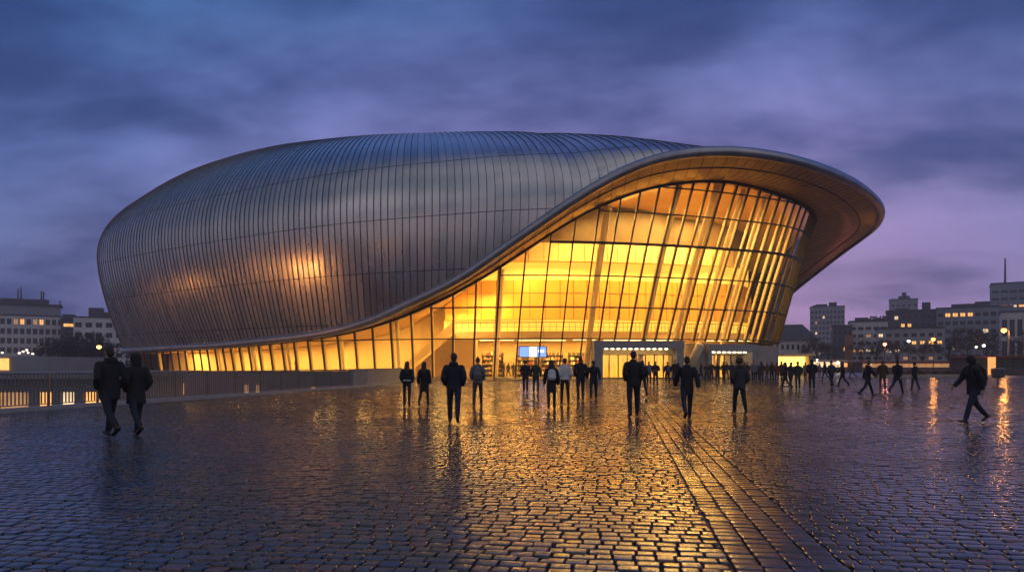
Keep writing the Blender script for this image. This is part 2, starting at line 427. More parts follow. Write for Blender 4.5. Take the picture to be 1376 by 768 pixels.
shell = link('shell', me, M_shell, arena)
sb = MB()
SPd = shell_pts(useam, 34)
for i in range(NS):
    p = SPd[i]; q = SPd[(i+1) % NS]
    tg = (q-p); tg[:, 2] = 0; up = np.gradient(p, axis=0); nrm = np.cross(tg, up); nrm /= np.linalg.norm(nrm, axis=1)[:, None]+1e-9
    if np.mean(np.sum(nrm*(p-np.array([-8, 105, 12.0])), axis=1)) < 0: nrm = -nrm
    tn = tg/(np.linalg.norm(tg, axis=1)[:, None]+1e-9)
    w = 0.020; k0 = len(sb.v)
    A = p-tn*w+nrm*-0.02; B = p-tn*w+nrm*0.07; Cc = p+tn*w+nrm*0.07; Dd = p+tn*w+nrm*-0.02
    for k in range(m-4):
        pass
    mm = m-5
    sb.v += [tuple(v) for v in A[:mm]]+[tuple(v) for v in B[:mm]]+[tuple(v) for v in Cc[:mm]]+[tuple(v) for v in Dd[:mm]]
    for k in range(mm-1):
        for r in range(3):
            sb.f.append((k0+r*mm+k, k0+(r+1)*mm+k, k0+(r+1)*mm+k+1, k0+r*mm+k+1)); sb.mi.append(0)
sb.build('standing_seams', M_seam, shell)

# ------------------------------------------------------------------ rim tube, soffit, collar
def loop_strip(A, B, closed=True):
    n = len(A); mb = MB(); mb.v = [tuple(p) for p in A]+[tuple(p) for p in B]
    for i in range(n if closed else n-1):
        j = (i+1) % n; mb.f.append((i, j, n+j, n+i)); mb.mi.append(0)
    return mb
NU = 720
uu = np.linspace(0, PER, NU, endpoint=False)
rim, gt, ft, nn = C(uu)
inw = crown(rim)-rim[:, :2]; inw /= np.linalg.norm(inw, axis=1)[:, None]
inw3 = np.concatenate([inw, np.zeros((NU, 1))], axis=1)
tgt = np.roll(rim, -1, 0)-np.roll(rim, 1, 0); tgt /= np.linalg.norm(tgt, axis=1)[:, None]
upv = np.cross(inw3, tgt); upv /= np.linalg.norm(upv, axis=1)[:, None]
upv = np.where(upv[:, 2:3] < 0, -upv, upv)
outv = np.cross(upv, tgt); outv = np.where((np.sum(outv*inw3, axis=1) > 0)[:, None], -outv, outv)
wide = np.interp(rim[:, 0], [-60, -10, 10, 30, 48], [0.42, 0.46, 0.46, 0.50, 0.56])
prof = []
NPF = 14
for k in range(NPF):
    a = 2*math.pi*k/NPF
    prof.append(rim+outv*(np.cos(a)*0.62)[..., None]*1.0+upv*(np.sin(a)*wide)[:, None] if False else rim+outv*0.52*math.cos(a)+upv*(math.sin(a)*wide)[:, None])
rb = MB()
for k in range(NPF): rb.v += [tuple(p) for p in prof[k]]
for k in range(NPF):
    k2 = (k+1) % NPF
    for i in range(NU):
        j = (i+1) % NU
        rb.f.append((k*NU+i, k*NU+j, k2*NU+j, k2*NU+i)); rb.mi.append(0)
rb.build('rim', M_rim, arena, True)
# soffit: from the lower lip of the rim to the head of the glass, a gently hollow ring of metal panels
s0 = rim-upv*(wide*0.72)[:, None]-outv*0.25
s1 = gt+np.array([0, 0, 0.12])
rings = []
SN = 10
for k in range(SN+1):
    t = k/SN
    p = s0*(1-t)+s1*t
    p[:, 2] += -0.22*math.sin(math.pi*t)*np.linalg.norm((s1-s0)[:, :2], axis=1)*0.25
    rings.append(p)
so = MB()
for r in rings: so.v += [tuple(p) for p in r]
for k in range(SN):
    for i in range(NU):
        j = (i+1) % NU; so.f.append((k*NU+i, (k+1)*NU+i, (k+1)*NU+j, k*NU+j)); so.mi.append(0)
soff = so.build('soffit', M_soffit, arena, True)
jl = MB()
sel = [i for i in range(NU)]
for k in (3,):
    for i in range(NU):
        if np.linalg.norm((s1-s0)[i, :2]) > 1.8:
            p = rings[k][i]; q = rings[k][(i+1) % NU]
            jl.bar(p-np.array([0, 0, .03]), q-np.array([0, 0, .03]), 0.10, 0.05)
for i in range(0, NU, 3):
    if np.linalg.norm((s1-s0)[i, :2]) > 0.8:
        for k in range(0, SN-1, 2):
            p = rings[k][i]; q = rings[k+2][i]
            jl.bar(p-np.array([0, 0, .012]), q-np.array([0, 0, .012]), 0.035, 0.03)
for k in ():
    for i in range(NU):
        if np.linalg.norm((s1-s0)[i, :2]) > 2.4:
            jl.bar(rings[k][i]-np.array([0, 0, .012]), rings[k][(i+1) % NU]-np.array([0, 0, .012]), 0.035, 0.03)
jl.build('soffit_joint', M_line, soff)
cb = MB()
for i in range(NU):
    p, q = gt[i], gt[(i+1) % NU]
    if p[1] < 104: cb.bar(p+np.array([0, 0, .02]), q+np.array([0, 0, .02]), 0.30, 0.22)
cb.build('glass_head_frame', M_mull, arena)

# ------------------------------------------------------------------ curtain wall
fine_u = np.linspace(0, PER, 6001)
_, gtf, _, _ = C(fine_u)
pxf = CX+F*gtf[:, 0]/gtf[:, 1]
front = (gtf[:, 1] < 104.5) & (fine_u > par[5]-0.5) & (fine_u < par[27]+0.01)
fu, fp = fine_u[front], np.maximum.accumulate(pxf[front])
def u_of(px): return float(np.interp(px, fp, fu))
mlist = [177, 185, 193, 201, 210, 219, 229, 238.5, 248, 258, 268, 278, 288.5, 299, 309.5, 321, 333.5, 347, 362, 378, 394.5, 413, 432, 453, 476, 500, 524.5, 552, 579.5, 609, 640, 673, 707, 741, 774, 806, 834.5, 861, 887, 911, 933, 954, 974, 992, 1008, 1023, 1037, 1049, 1060, 1069, 1077, 1084, 1090]
mu = [u_of(p) for p in mlist]
step = 1.35
while mu[-1] < par[30]: mu.append(mu[-1]+step)
levels = [4.13, 7.25, 10.35, 13.5, 16.45, 18.95]
def facade(u, z):
    r, g, f, _ = C(u); g = g[0]; f = f[0]
    t = np.clip((z-f[2])/max(g[2]-f[2], .01), 0, 1)
    k = 0.78*t+0.22*t*t
    return np.array([f[0]+(g[0]-f[0])*k, f[1]+(g[1]-f[1])*k, z])
def ztop(u): return float(C(u)[1][0, 2])
def zfoot(u): return float(C(u)[2][0, 2])
def fnormal(u, z=None):
    """horizontal outward direction of the glass at u"""
    a = C(u-0.4)[1][0]; b = C(u+0.4)[1][0]; t = b-a; n = np.array([t[1], -t[0], 0]); n /= np.linalg.norm(n)
    c = C(u)[1][0]
    if np.dot(n[:2], c[:2]-np.array([-8, 105])) < 0: n = -n
    return n
portal_px = (806, 1046)
def portal_zone(u):
    f = C(u)[2][0]; px = CX+F*f[0]/f[1]
    return portal_px[0]-14 < px < portal_px[1]+2 and f[1] < 88
glz = MB(); frm = MB(); tr = MB(); fin = MB()
for i in range(len(mu)):
    u = mu[i]; zt = ztop(u); z0 = zfoot(u)
    zs = 3.95 if portal_zone(u) else z0
    nsg = max(2, int((zt-zs)/2.0)+1)
    pts = [facade(u, zs+(zt-zs)*k/nsg) for k in range(nsg+1)]
    n_ = fnormal(u)
    for k in range(nsg):
        frm.bar(pts[k], pts[k+1], 0.135, 0.20, up=tuple(n_))
        if pts[0][0] < 27.5 and pts[0][1] < 90: fin.bar(pts[k]-n_*.25, pts[k+1]-n_*.25, 0.05, 0.28, up=tuple(n_))
    if i+1 < len(mu):
        u2 = mu[i+1]
        lv = [max(zfoot(u), zfoot(u2))]+[l for l in levels]+[40]
        for k in range(len(lv)-1):
            za, zb_ = lv[k], lv[k+1]
            ta, tb = min(zb_, ztop(u)), min(zb_, ztop(u2))
            if k == 0 and portal_zone((u+u2)/2): continue
            if ta <= za+.02 and tb <= za+.02: continue
            ta = max(ta, za); tb = max(tb, za)
            j = rng.normal(0, 0.010, 4)
            q = [facade(u, za), facade(u2, za), facade(u2, tb), facade(u, ta)]
            n1_ = fnormal((u+u2)/2)
            glz.quad(*[tuple(q[c]+n1_*j[c]) for c in range(4)])
            if k > 0:
                w = 0.20 if abs(za-13.5) < .1 else 0.09
                if ztop(u) > za and ztop(u2) > za:
                    tr.bar(q[0], q[1], 0.18, w*1.25)
        # sill
        if not portal_zone((u+u2)/2):
            tr.bar(facade(u, lv[0]+.05), facade(u2, lv[0]+.05), 0.22, 0.12)
wall = empty('glass_facade'); wall.parent = arena
glz.build('glazing', M_glass, wall)
frm.build('mullions', M_mull, wall)
tr.build('transoms', M_mull, wall)
fin.build('fins', mat('fin_bronze', (0.46, 0.35, 0.17), 0.45, 0.0, 0.1), wall)

# slanted round columns behind the glass
col_px = [205, 240, 285, 332, 378, 450, 527, 671, 820, 918, 972, 1008, 1038]
for j, p in enumerate(col_px):
    u = u_of(p) if p else mu[-1]-3-5*(j-len(col_px))
    zt = ztop(u); z0 = zfoot(u); n_ = fnormal(u)
    off = -n_*0.85
    nsg = 8; rr = (0.36 if (p or 999) < 1000 else 0.25) if (p or 999) > 560 else 0.22
    pts = [facade(u, z0+(zt-z0)*k/nsg)+off for k in range(nsg+1)]
    MB().tube(pts, [rr*(0.82+0.18*k/nsg) for k in range(nsg+1)], 14).build('column', M_column, wall, True)

# ------------------------------------------------------------------ interior
inside = empty('lobby_interior'); inside.parent = arena
iu = np.linspace(par[5]+1.0, par[30]-1.0, 300)
ir, ig, if_, _ = C(iu)
ik = crown(ir)
idr = ik-if_[:, :2]; idr /= np.linalg.norm(idr, axis=1)[:, None]
ipx = CX+F*ig[:, 0]/ig[:, 1]
depth = np.interp(iu, [u_of(200), u_of(430), u_of(560), u_of(700), par[27], par[30]], [4.0, 5.0, 9.5, 10.5, 9.0, 6.0])
depth = np.interp(iu, [u_of(200), u_of(430), u_of(560), u_of(700), par[25], par[26], par[27], par[28], par[30]], [4.0, 5.0, 9.5, 10.5, 10.0, 8.5, 5.0, 1.9, 0.9])
rel = np.clip(depth/9.0, 0.05, 1)
def ipath(dfrac=1.0, extra=0.0, z=0.0):
    p = np.zeros((len(iu), 3)); dd = np.maximum(depth*dfrac+extra*rel, 0.0)[:, None]
    p[:, :2] = if_[:, :2]+idr*dd; p[:, 2] = z
    return p
zc_ = ig[:, 2]-0.15
def band(z0, z1, extra=0.0, mask=None, dfrac=1.0):
    """strip of inner wall between two heights, cut by the sloping ceiling"""
    a = ipath(dfrac, extra); b = a.copy()
    a[:, 2] = np.minimum(z0, zc_); b[:, 2] = np.minimum(z1, zc_)
    mb = MB(); n = len(iu); mb.v = [tuple(p) for p in a]+[tuple(p) for p in b]
    for i in range(n-1):
        if mask is not None and not (mask[i] and mask[i+1]): continue
        if b[i, 2]-a[i, 2] < .03 and b[i+1, 2]-a[i+1, 2] < .03: continue
        mb.f.append((i, i+1, n+i+1, n+i)); mb.mi.append(0)
    return mb
def shelf(z, ex0, ex1, mask=None, df0=1.0, df1=1.0):
    a = ipath(df0, ex0); b = ipath(df1, ex1)
    zz = np.minimum(z, zc_); a[:, 2] = zz; b[:, 2] = zz
    mb = MB(); n = len(iu); mb.v = [tuple(p) for p in a]+[tuple(p) for p in b]
    for i in range(n-1):
        if mask is not None and not (mask[i] and mask[i+1]): continue
        if z > zc_[i]+0.4: continue
        mb.f.append((i, i+1, n+i+1, n+i)); mb.mi.append(0)
    return mb
right_ = ipx > 604
left_ = (ipx < 650) & (iu < par[20])
band(-0.02, 22, 2.4, left_).build('lobby_back_wall', M_white, inside)
band(-0.02, 4.3, 2.2, right_).build('ground_floor_wall', M_cream, inside)
band(4.3, 5.2, -4.2, right_).build('gallery_edge', M_beige, inside)
mb = shelf(4.3, -4.2, 2.2, right_); mb2 = shelf(5.2, -4.2, 0.0, right_); mb.add(mb2.v, mb2.f)
mb.build('gallery_floor', M_beige, inside)
band(5.2, 6.7, 0, right_).build('lower_glowing_wall', M_wallglow, inside)  # wall lit from a hidden cove, made to glow itself
band(6.7, 11.2, -1.4, right_).build('orange_balcony_front', M_orange, inside)
mb = shelf(6.7, -1.4, 0.0, right_); mb2 = shelf(11.2, -1.4, 0.2, right_); mb.add(mb2.v, mb2.f)
mb.build('balcony_underside', M_beige, inside)
band(11.2, 13.4, 0.2, right_).build('upper_glowing_wall', M_wallglow2, inside)  # back of the lit recess; the wall glows instead of catching lamplight
band(13.4, 15.5, -1.0, right_).build('upper_gallery_edge', M_cream, inside)
shelf(13.4, -1.0, 0.2, right_).build('upper_gallery_underside', M_cream, inside)
band(15.5, 22, -0.4, right_).build('dark_upper_wall', M_wood, inside)
shelf(15.5, -1.0, -0.4, right_).build('upper_gallery_top', M_beige, inside)
# balustrade on the gallery edge, joints between wall panels, rows of ceiling downlights
bl = MB()
pA = ipath(1.0, -4.0, 6.2)
for i in range(0, len(iu)-3, 2):
    if right_[i] and zc_[i] > 6.6 and depth[i] > 5:
        bl.bar(pA[i], pA[i+2], .07, .07); bl.bar(pA[i]-np.array([0, 0, 1.0]), pA[i], .04, .04, up=(0, 1, 0))
        bl.bar(pA[i]-np.array([0, 0, .5]), pA[i+2]-np.array([0, 0, .5]), .025, .025)
bl.build('gallery_balustrade', M_darkpart, inside)
jn = MB(); pA = ipath(1.0, -1.42); pB = ipath(1.0, -1.02)
for i in range(0, len(iu), 5):
    if right_[i]:
        for z0_, z1_, P_ in ((6.72, 11.18, pA), (13.42, 15.48, pB)):
            if zc_[i] > z0_+.3:
                p = P_[i].copy(); q = P_[i].copy(); p[2] = z0_; q[2] = min(z1_, zc_[i]-.05); jn.bar(p, q, .05, .03, up=(0, 1, 0))
for z in (8.2, 9.7):
    for i in range(0, len(iu)-2, 2):
        if right_[i] and zc_[i+2] > z+.2 and zc_[i] > z+.2:
            p = pA[i].copy(); q = pA[i+2].copy(); p[2] = q[2] = z; jn.bar(p, q, .03, .03)
jn.build('panel_joints', M_wood, inside)
# floor and ceiling of the lobby
a = ipath(0, 0.1); b = ipath(1.0, 2.4); a[:, 2] = if_[:, 2]+0.015; b[:, 2] = if_[:, 2]+0.015
loop_strip(a, b, False).build('lobby_floor', M_lobby, inside)
a = ig.copy(); a[:, :2] += idr*0.3; a[:, 2] = zc_+.05; b = ipath(1.0, 2.4); b[:, 2] = zc_+.05
loop_strip(a, b, False).build('lobby_ceiling', mat('ceiling_orange_panels', (0.50, 0.31, 0.10), 0.5, 0, 0.12, 0.5), inside)
# the stair: a flight rising to the gallery behind the left end of the glass
sA = at(543, 509, 79.0); sA.z = 0; sB = at(612, 440, 79.0); sB.z = 5.0
st = MB(); nst = 30
for k in range(nst):
    x0 = sA.x+(sB.x-sA.x)*k/nst; x1 = sA.x+(sB.x-sA.x)*(k+1)/nst; z = 5.0*(k+1)/nst
    st.box(x0, x1, 79.0, 82.5, max(0, z-5.0*2/nst), z)
stair = st.build('stair_flight', M_beige, inside)
MB().add([(sA.x, 78.95, 0.02), (sB.x, 78.95, 0.02), (sB.x, 78.95, 5.0), (sA.x, 78.85, 0.02), (sB.x, 78.85, 0.02), (sB.x, 78.85, 5.0)], [(0, 1, 2), (5, 4, 3), (0, 2, 5, 3), (0, 3, 4, 1), (1, 4, 5, 2)]).build('stringer_wall', mat('stringer_tan', (0.30, 0.20, 0.11), .6), stair)
MB().add([(sA.x, 78.80, 0.35), (sB.x, 78.80, 5.25), (sB.x, 78.80, 6.5), (sA.x, 78.80, 1.5)], [(0, 1, 2, 3)]).build('stair_balustrade', M_white, stair)
# solid wall beside the stair and the block under the gallery
xb = at(640, 490, 78.5).x
MB().box(sB.x+.005, xb, 78.3, 80.5, 0.02, 4.28).build('stair_block', M_beige, inside)
# shop fronts on the ground floor: shelves, counters and dark doorways seen as clutter
shop_mats = [mat('shop_shelf_dark', (0.10, 0.07, 0.05), 0.6), mat('shop_goods_tan', (0.45, 0.30, 0.14), 0.6), mat('shop_goods_red', (0.35, 0.08, 0.05), 0.5), mat('shop_goods_pale', (0.7, 0.6, 0.45), 0.5)]
rs = random.Random(5)
for s_i, (pxa, pxb) in enumerate([(648, 676), (694, 722), (728, 756), (764, 790)]):
    f = MB(); xa = at(pxa, 490, 83).x; xb2 = at(pxb, 490, 83).x
    f.box(xa-.06, xa, 82.6, 83.2, 0.02, 2.9); f.box(xb2, xb2+.06, 82.6, 83.2, 0.02, 2.9); f.box(xa, xb2, 83.1, 83.2, 0.02, 2.9)
    for k in range(5):
        f.box(xa, xb2, 82.6, 83.1, 0.35+0.55*k, 0.40+0.55*k)
        x = xa+.05
        while x < xb2-.2:
            w = rs.uniform(.08, .22); f.cur = rs.choice([0, 1, 1, 2, 3]); f.box(x, x+w, 82.7, 83.0, 0.40+0.55*k+.001, 0.40+0.55*k+rs.uniform(.15, .42)); f.cur = 0
            x += w+rs.uniform(.02, .1)
    f.build('display_shelf', shop_mats, inside)
# luminous ceiling strips in the ground floor and ceiling downlights
for pxa, pxb, Yd, z in ((645, 690, 80, 4.22), (695, 760, 80, 4.22), (770, 800, 79, 4.22), (812, 905, 80, 4.22), (950, 1010, 82, 4.22)):
    MB().box(at(pxa, 490, Yd).x, at(pxb, 490, Yd).x, Yd, Yd+.35, z, z+.05).build('ceiling_light', M_warmlamp, inside)
# info screen hanging in the lobby
scr = empty('video_screen', tuple(at(716, 480, 77.5)-Vector((0, 0, 1.2))), 0, 'blue and white video screen hanging inside the glass front over the lobby', 'screen')
M_blue = emis('screen_blue', (0.10, 0.22, 0.9), 1.6); M_scw = emis('screen_white', (0.75, 0.8, 1.0), 1.7)
s_ = MB(); s_.box(-1.55, 1.55, 0, .14, 1.2, 2.45); s_.build('casing', M_darkpart, scr)
s_ = MB()
s_.box(-1.45, -.35, -.02, -.002, 1.28, 2.37); s_.cur = 1; s_.box(-.34, .42, -.02, -.002, 1.28, 2.37); s_.cur = 0; s_.box(.43, 1.45, -.02, -.002, 1.28, 2.37)
s_.cur = 1; s_.box(.6, 1.2, -.03, -.021, 1.75, 2.05); s_.build('display', [M_blue, M_scw], scr)
s_ = MB(); s_.tube([(-1.2, .07, 2.45), (-1.2, .07, 4.4)], [.02, .02], 6); s_.tube([(1.2, .07, 2.45), (1.2, .07, 4.4)], [.02, .02], 6); s_.build('hanger', M_darkpart, scr)

# ------------------------------------------------------------------ entrances
def portal(pxa, pxb, Ya, Yb, h, jamb_l, jamb_r, ndoor):
    a = Vector(((pxa-CX)/F*Ya, Ya, 0)); b = Vector(((pxb-CX)/F*Yb, Yb, 0))
    ax = (b-a).normalized(); ay = Vector((-ax.y, ax.x, 0)); w = (b-a).length
    rt = empty('entrance_portal'); rt.parent = arena
    M = Matrix.Translation(a) @ Matrix(((ax.x, ay.x, 0, 0), (ax.y, ay.y, 0, 0), (0, 0, 1, 0), (0, 0, 0, 1)))
    rt.matrix_local = M
    dep = 3.2
    MB().box(0, jamb_l, 0, dep, 0.0, h-.803).build('jamb', M_portal, rt)
    MB().box(w-jamb_r, w, 0, dep, 0.0, h-.803).build('jamb', M_portal, rt)
    MB().box(-.05, w+.05, -.06, dep, h-.8, h).build('lintel', M_portal, rt)
    mb = MB(); x0 = jamb_l+.3
    while x0 < w-jamb_r-.5:
        mb.box(x0, x0+.28, .4, .5, h-.875, h-.803); x0 += .62
    mb.build('downlight', emis('portal_lamp', (1.0, 0.8, 0.45), 14), rt)
    iw = w-jamb_l-jamb_r; dw = iw/ndoor
    for k in range(ndoor):
        x0 = jamb_l+k*dw
        d = MB(); t = .055
        d.box(x0+.01, x0+t, 1.5, 1.58, .02, 2.55); d.box(x0+dw-t, x0+dw-.01, 1.5, 1.58, .02, 2.55); d.box(x0+t, x0+dw-t, 1.5, 1.58, 2.47, 2.55); d.box(x0+t, x0+dw-t, 1.5, 1.58, .02, .16)
        do = d.build('door', M_mull, rt)
        MB().box(x0+t, x0+dw-t, 1.53, 1.545, .16, 2.47).build('pane', M_glass, do)
        MB().tube([(x0+(.12 if k % 2 else dw-.12), 1.45, .9), (x0+(.12 if k % 2 else dw-.12), 1.45, 1.5)], [.018, .018], 8).build('handle', M_rim, do)
    # inner vestibule walls; the strips glow themselves in place of lamplight
    MB().box(jamb_l, w-jamb_r, 1.5, 1.58, 2.56, h-.803).build('transom_panel', M_cream, rt)
    v = MB()
    k = 0
    x0 = jamb_l+.2
    while x0 < w-jamb_r-.4:
        ww = .25+.35*((k*37) % 7)/7
        v.box(x0, x0+ww, 4.6, 4.7, .02, 2.6+.2*((k*13) % 3)); x0 += ww+.25+.3*((k*29) % 5)/5; k += 1
    v.build('vestibule_glow_strips', M_wallglow, rt)
    return rt
portal(799, 919, 71.4, 72.0, 3.92, 0.85, 0.75, 8)
portal(952, 1017, 73.0, 74.6, 3.62, 0.45, 0.55, 6)
def pier(pxa, pxb, Ya, Yb, h, dep, name='stone_pier'):
    a = Vector(((pxa-CX)/F*Ya, Ya, 0)); b = Vector(((pxb-CX)/F*Yb, Yb, 0)); ax = (b-a).normalized(); ay = Vector((-ax.y, ax.x, 0))
    c = (a+b)/2+ay*dep/2; c.z = h/2
    MB().obox(c, ax, ay, Vector((0, 0, 1)), (b-a).length/2, dep/2, h/2).build(name, M_stone, arena)
pier(931, 951.5, 73.2, 73.6, 3.70, 2.5)
pier(1017.5, 1046, 74.6, 77.5, 3.50, 4.0)
# leaning lit pillar between the two entrances
pts = [Vector(at(p, y, Yq)) for p, y, Yq in ((921, 511, 74.2), (930, 487, 73.4), (941, 462, 72.8))]
MB().tube(pts, [.42, .44, .46], 14).build('column', M_column, wall, True)
# step along the foot of the glass, plinth under the left side, closing wall at the back
fo = np.array([facade(u, 0.0) for u in np.linspace(u_of(535), par[29], 140)])
fn = np.array([fnormal(u) for u in np.linspace(u_of(535), par[29], 140)])
a = fo+fn*1.9; b = fo-fn*0.3; a[:, 2] = b[:, 2] = 0.05
mb = loop_strip(a, b, False); c = a.copy(); c[:, 2] = -0.05; mb2 = loop_strip(c, a, False); mb.add(mb2.v, mb2.f)
mb.build('entrance_step', mat('step_granite', (0.22, 0.20, 0.18), 0.3, 0, 0.2, 2.0, 0.2, 20), arena)
pu = np.linspace(par[3]+.0, u_of(545), 160)
pr, pg, pf, _ = C(pu)
n_ = np.array([fnormal(u) for u in pu])
a = pf+n_*0.35; b = a.copy(); a[:, 2] = -4.2; b[:, 2] = np.maximum(pf[:, 2], 0.0); c = pf-n_*0.4; c[:, 2] = b[:, 2]
mb = loop_strip(a, b, False); mb2 = loop_strip(b, c, False); mb.add(mb2.v, mb2.f)
mb.build('plinth', M_concrete, arena)
bu_ = np.concatenate([np.linspace(par[30]-1.5, PER, 80), np.linspace(0.01, par[5]+.5, 80)])
br, bg_, bf, _ = C(bu_)
a = bf.copy(); a[:, 2] = -4.2; b = bg_.copy(); b[:, 2] += 0.3
loop_strip(a, b, False).build('rear_wall', mat('rear_cladding', (0.12, 0.12, 0.13), 0.5, 0.3), arena)

# ------------------------------------------------------------------ lamps inside the building (they are what makes the glass glow)
def area(name, loc, size, sizey, power, col=(1, .57, .13), rot=(0, 0, 0)):
    l = bpy.data.lights.new(name, 'AREA'); l.shape = 'RECTANGLE'; l.size = size; l.size_y = sizey; l.energy = power; l.color = col
    o = bpy.data.objects.new(name, l); COL.objects.link(o); o.location = loc; o.rotation_euler = rot
    return o
for pxq in (230, 290, 350, 410, 470, 530):
    i = int(np.argmin(np.abs(ipx-pxq))); p = (if_[i, :2]+idr[i]*depth[i]*0.5)
    area('lobby_lamp', (p[0], p[1], zc_[i]-.08), 5.0, 1.2, 620, rot=(0, 0, math.atan2(idr[i, 1], idr[i, 0])+R(90)))
for pxq in (590, 650, 720, 800, 880, 950, 1020, 1070):
    i = int(np.argmin(np.abs(ipx-pxq))); p = (if_[i, :2]+idr[i]*depth[i]*0.45)
    area('lobby_lamp', (p[0], p[1], zc_[i]-.25), 6.0, 2.0, 1500 if pxq < 1000 else 2600, rot=(0, 0, math.atan2(idr[i, 1], idr[i, 0])+R(90)))
    if pxq > 620:
        p = (if_[i, :2]+idr[i]*(depth[i]-2.0))
        area('gallery_lamp', (p[0], p[1], 4.26), 6.0, 1.2, 420, rot=(0, 0, math.atan2(idr[i, 1], idr[i, 0])+R(90)))
# ------------------------------------------------------------------ ground
HD = R(8.7); ch, sh = math.cos(HD), math.sin(HD)
def wet_stone(name, cols, rough, var_attr=True):
    m = bpy.data.materials.new(name); m.use_nodes = True; t = m.node_tree; b = t.nodes['Principled BSDF']
    co = N(t, 'ShaderNodeTexCoord')
    at_ = N(t, 'ShaderNodeAttribute', attribute_name='tone')
    no = N(t, 'ShaderNodeTexNoise', _Scale=26.0, _Detail=5.0, _Roughness=0.65); L(t, co.outputs['Object'], no.inputs['Vector'])
    big = N(t, 'ShaderNodeTexNoise', _Scale=0.22, _Detail=4.0, _Roughness=0.6); L(t, co.outputs['Object'], big.inputs['Vector'])
    c = ramp(t, at_.outputs['Fac'], cols, 'LINEAR')
    c = mixc(t, 1.0, c, ramp(t, no.outputs['Fac'], [(0.3, 0.6), (0.7, 1.35)], 'LINEAR'), 'MULTIPLY')
    L(t, c, b.inputs['Base Color'])
    # puddled film: smoother where water lies
    rg = math_node(t, 'ADD', ramp(t, big.outputs['Fac'], [(0.38, rough-.06), (0.62, rough+.07)], 'LINEAR'), math_node(t, 'MULTIPLY', at_.outputs['Fac'], 0.07))
    L(t, rg, b.inputs['Roughness'])
    b.inputs['IOR'].default_value = 1.5; b.inputs['Specular IOR Level'].default_value = 0.9
    bu = N(t, 'ShaderNodeBump', _Strength=0.22, _Distance=0.004); L(t, no.outputs['Fac'], bu.inputs['Height']); L(t, bu.outputs[0], b.inputs['Normal'])
    return m
M_sett = wet_stone('wet_granite_setts', [(0.0, (0.016, 0.020, 0.028)), (0.55, (0.036, 0.038, 0.044)), (0.85, (0.065, 0.056, 0.05)), (0.93, (0.11, 0.05, 0.03)), (1.0, (0.15, 0.06, 0.034))], 0.14)
M_bed = mat('wet_joint_sand', (0.012, 0.011, 0.011), 0.55, 0, 0.3, 8.0, 0.4, 60)
M_asph = mat('wet_asphalt', (0.035, 0.035, 0.04), 0.32, 0, 0.3, 0.6, 0.3, 40)

def edge_x(Y): return -19.2+0.2*Y*0.92 if Y < 45 else -10.92+(Y-45)*0.045   # left border of the plaza
# left border matches the foot of the railing
EP = [(-26.5, -30.0), (-19.9, 0.0), (-15.9, 20.5), (-12.3, 35.5), (-9.9, 48.0), (-9.75, 62.5)]
def edge_x(Y): return float(np.interp(Y, [p[1] for p in EP], [p[0] for p in EP]))
plz = MB()
far = 4000
ys = [-30, 0, 20.5, 35.5, 48, 62.5, 74, 95, 160, 400, far]
def ex2(Y): return edge_x(Y) if Y <= 62.5 else -9.75
for a, b in zip(ys[:-1], ys[1:]):
    plz.quad((ex2(a), a, -.028), (260+a, a, -.028), (260+b, b, -.028), (ex2(b), b, -.028))
pz = plz.build('plaza_bed', M_bed); tag(pz, kind='structure')
lg = MB()
for a, b in zip(ys[:-1], ys[1:]):
    lg.quad((-300-a, a, -4.0), (ex2(a), a, -4.0), (ex2(b), b, -4.0), (-300-b, b, -4.0))
tag(lg.build('lower_ground', mat('lower_court_paving', (0.20, 0.175, 0.15), 0.55, 0, 0.25, 0.5, 0.3, 20)), kind='structure')
rd = MB(); rd.quad((12, 86, -.024), (400, 86, -.024), (600, 135, -.024), (12, 135, -.024)); tag(rd.build('road', M_asph), kind='structure')

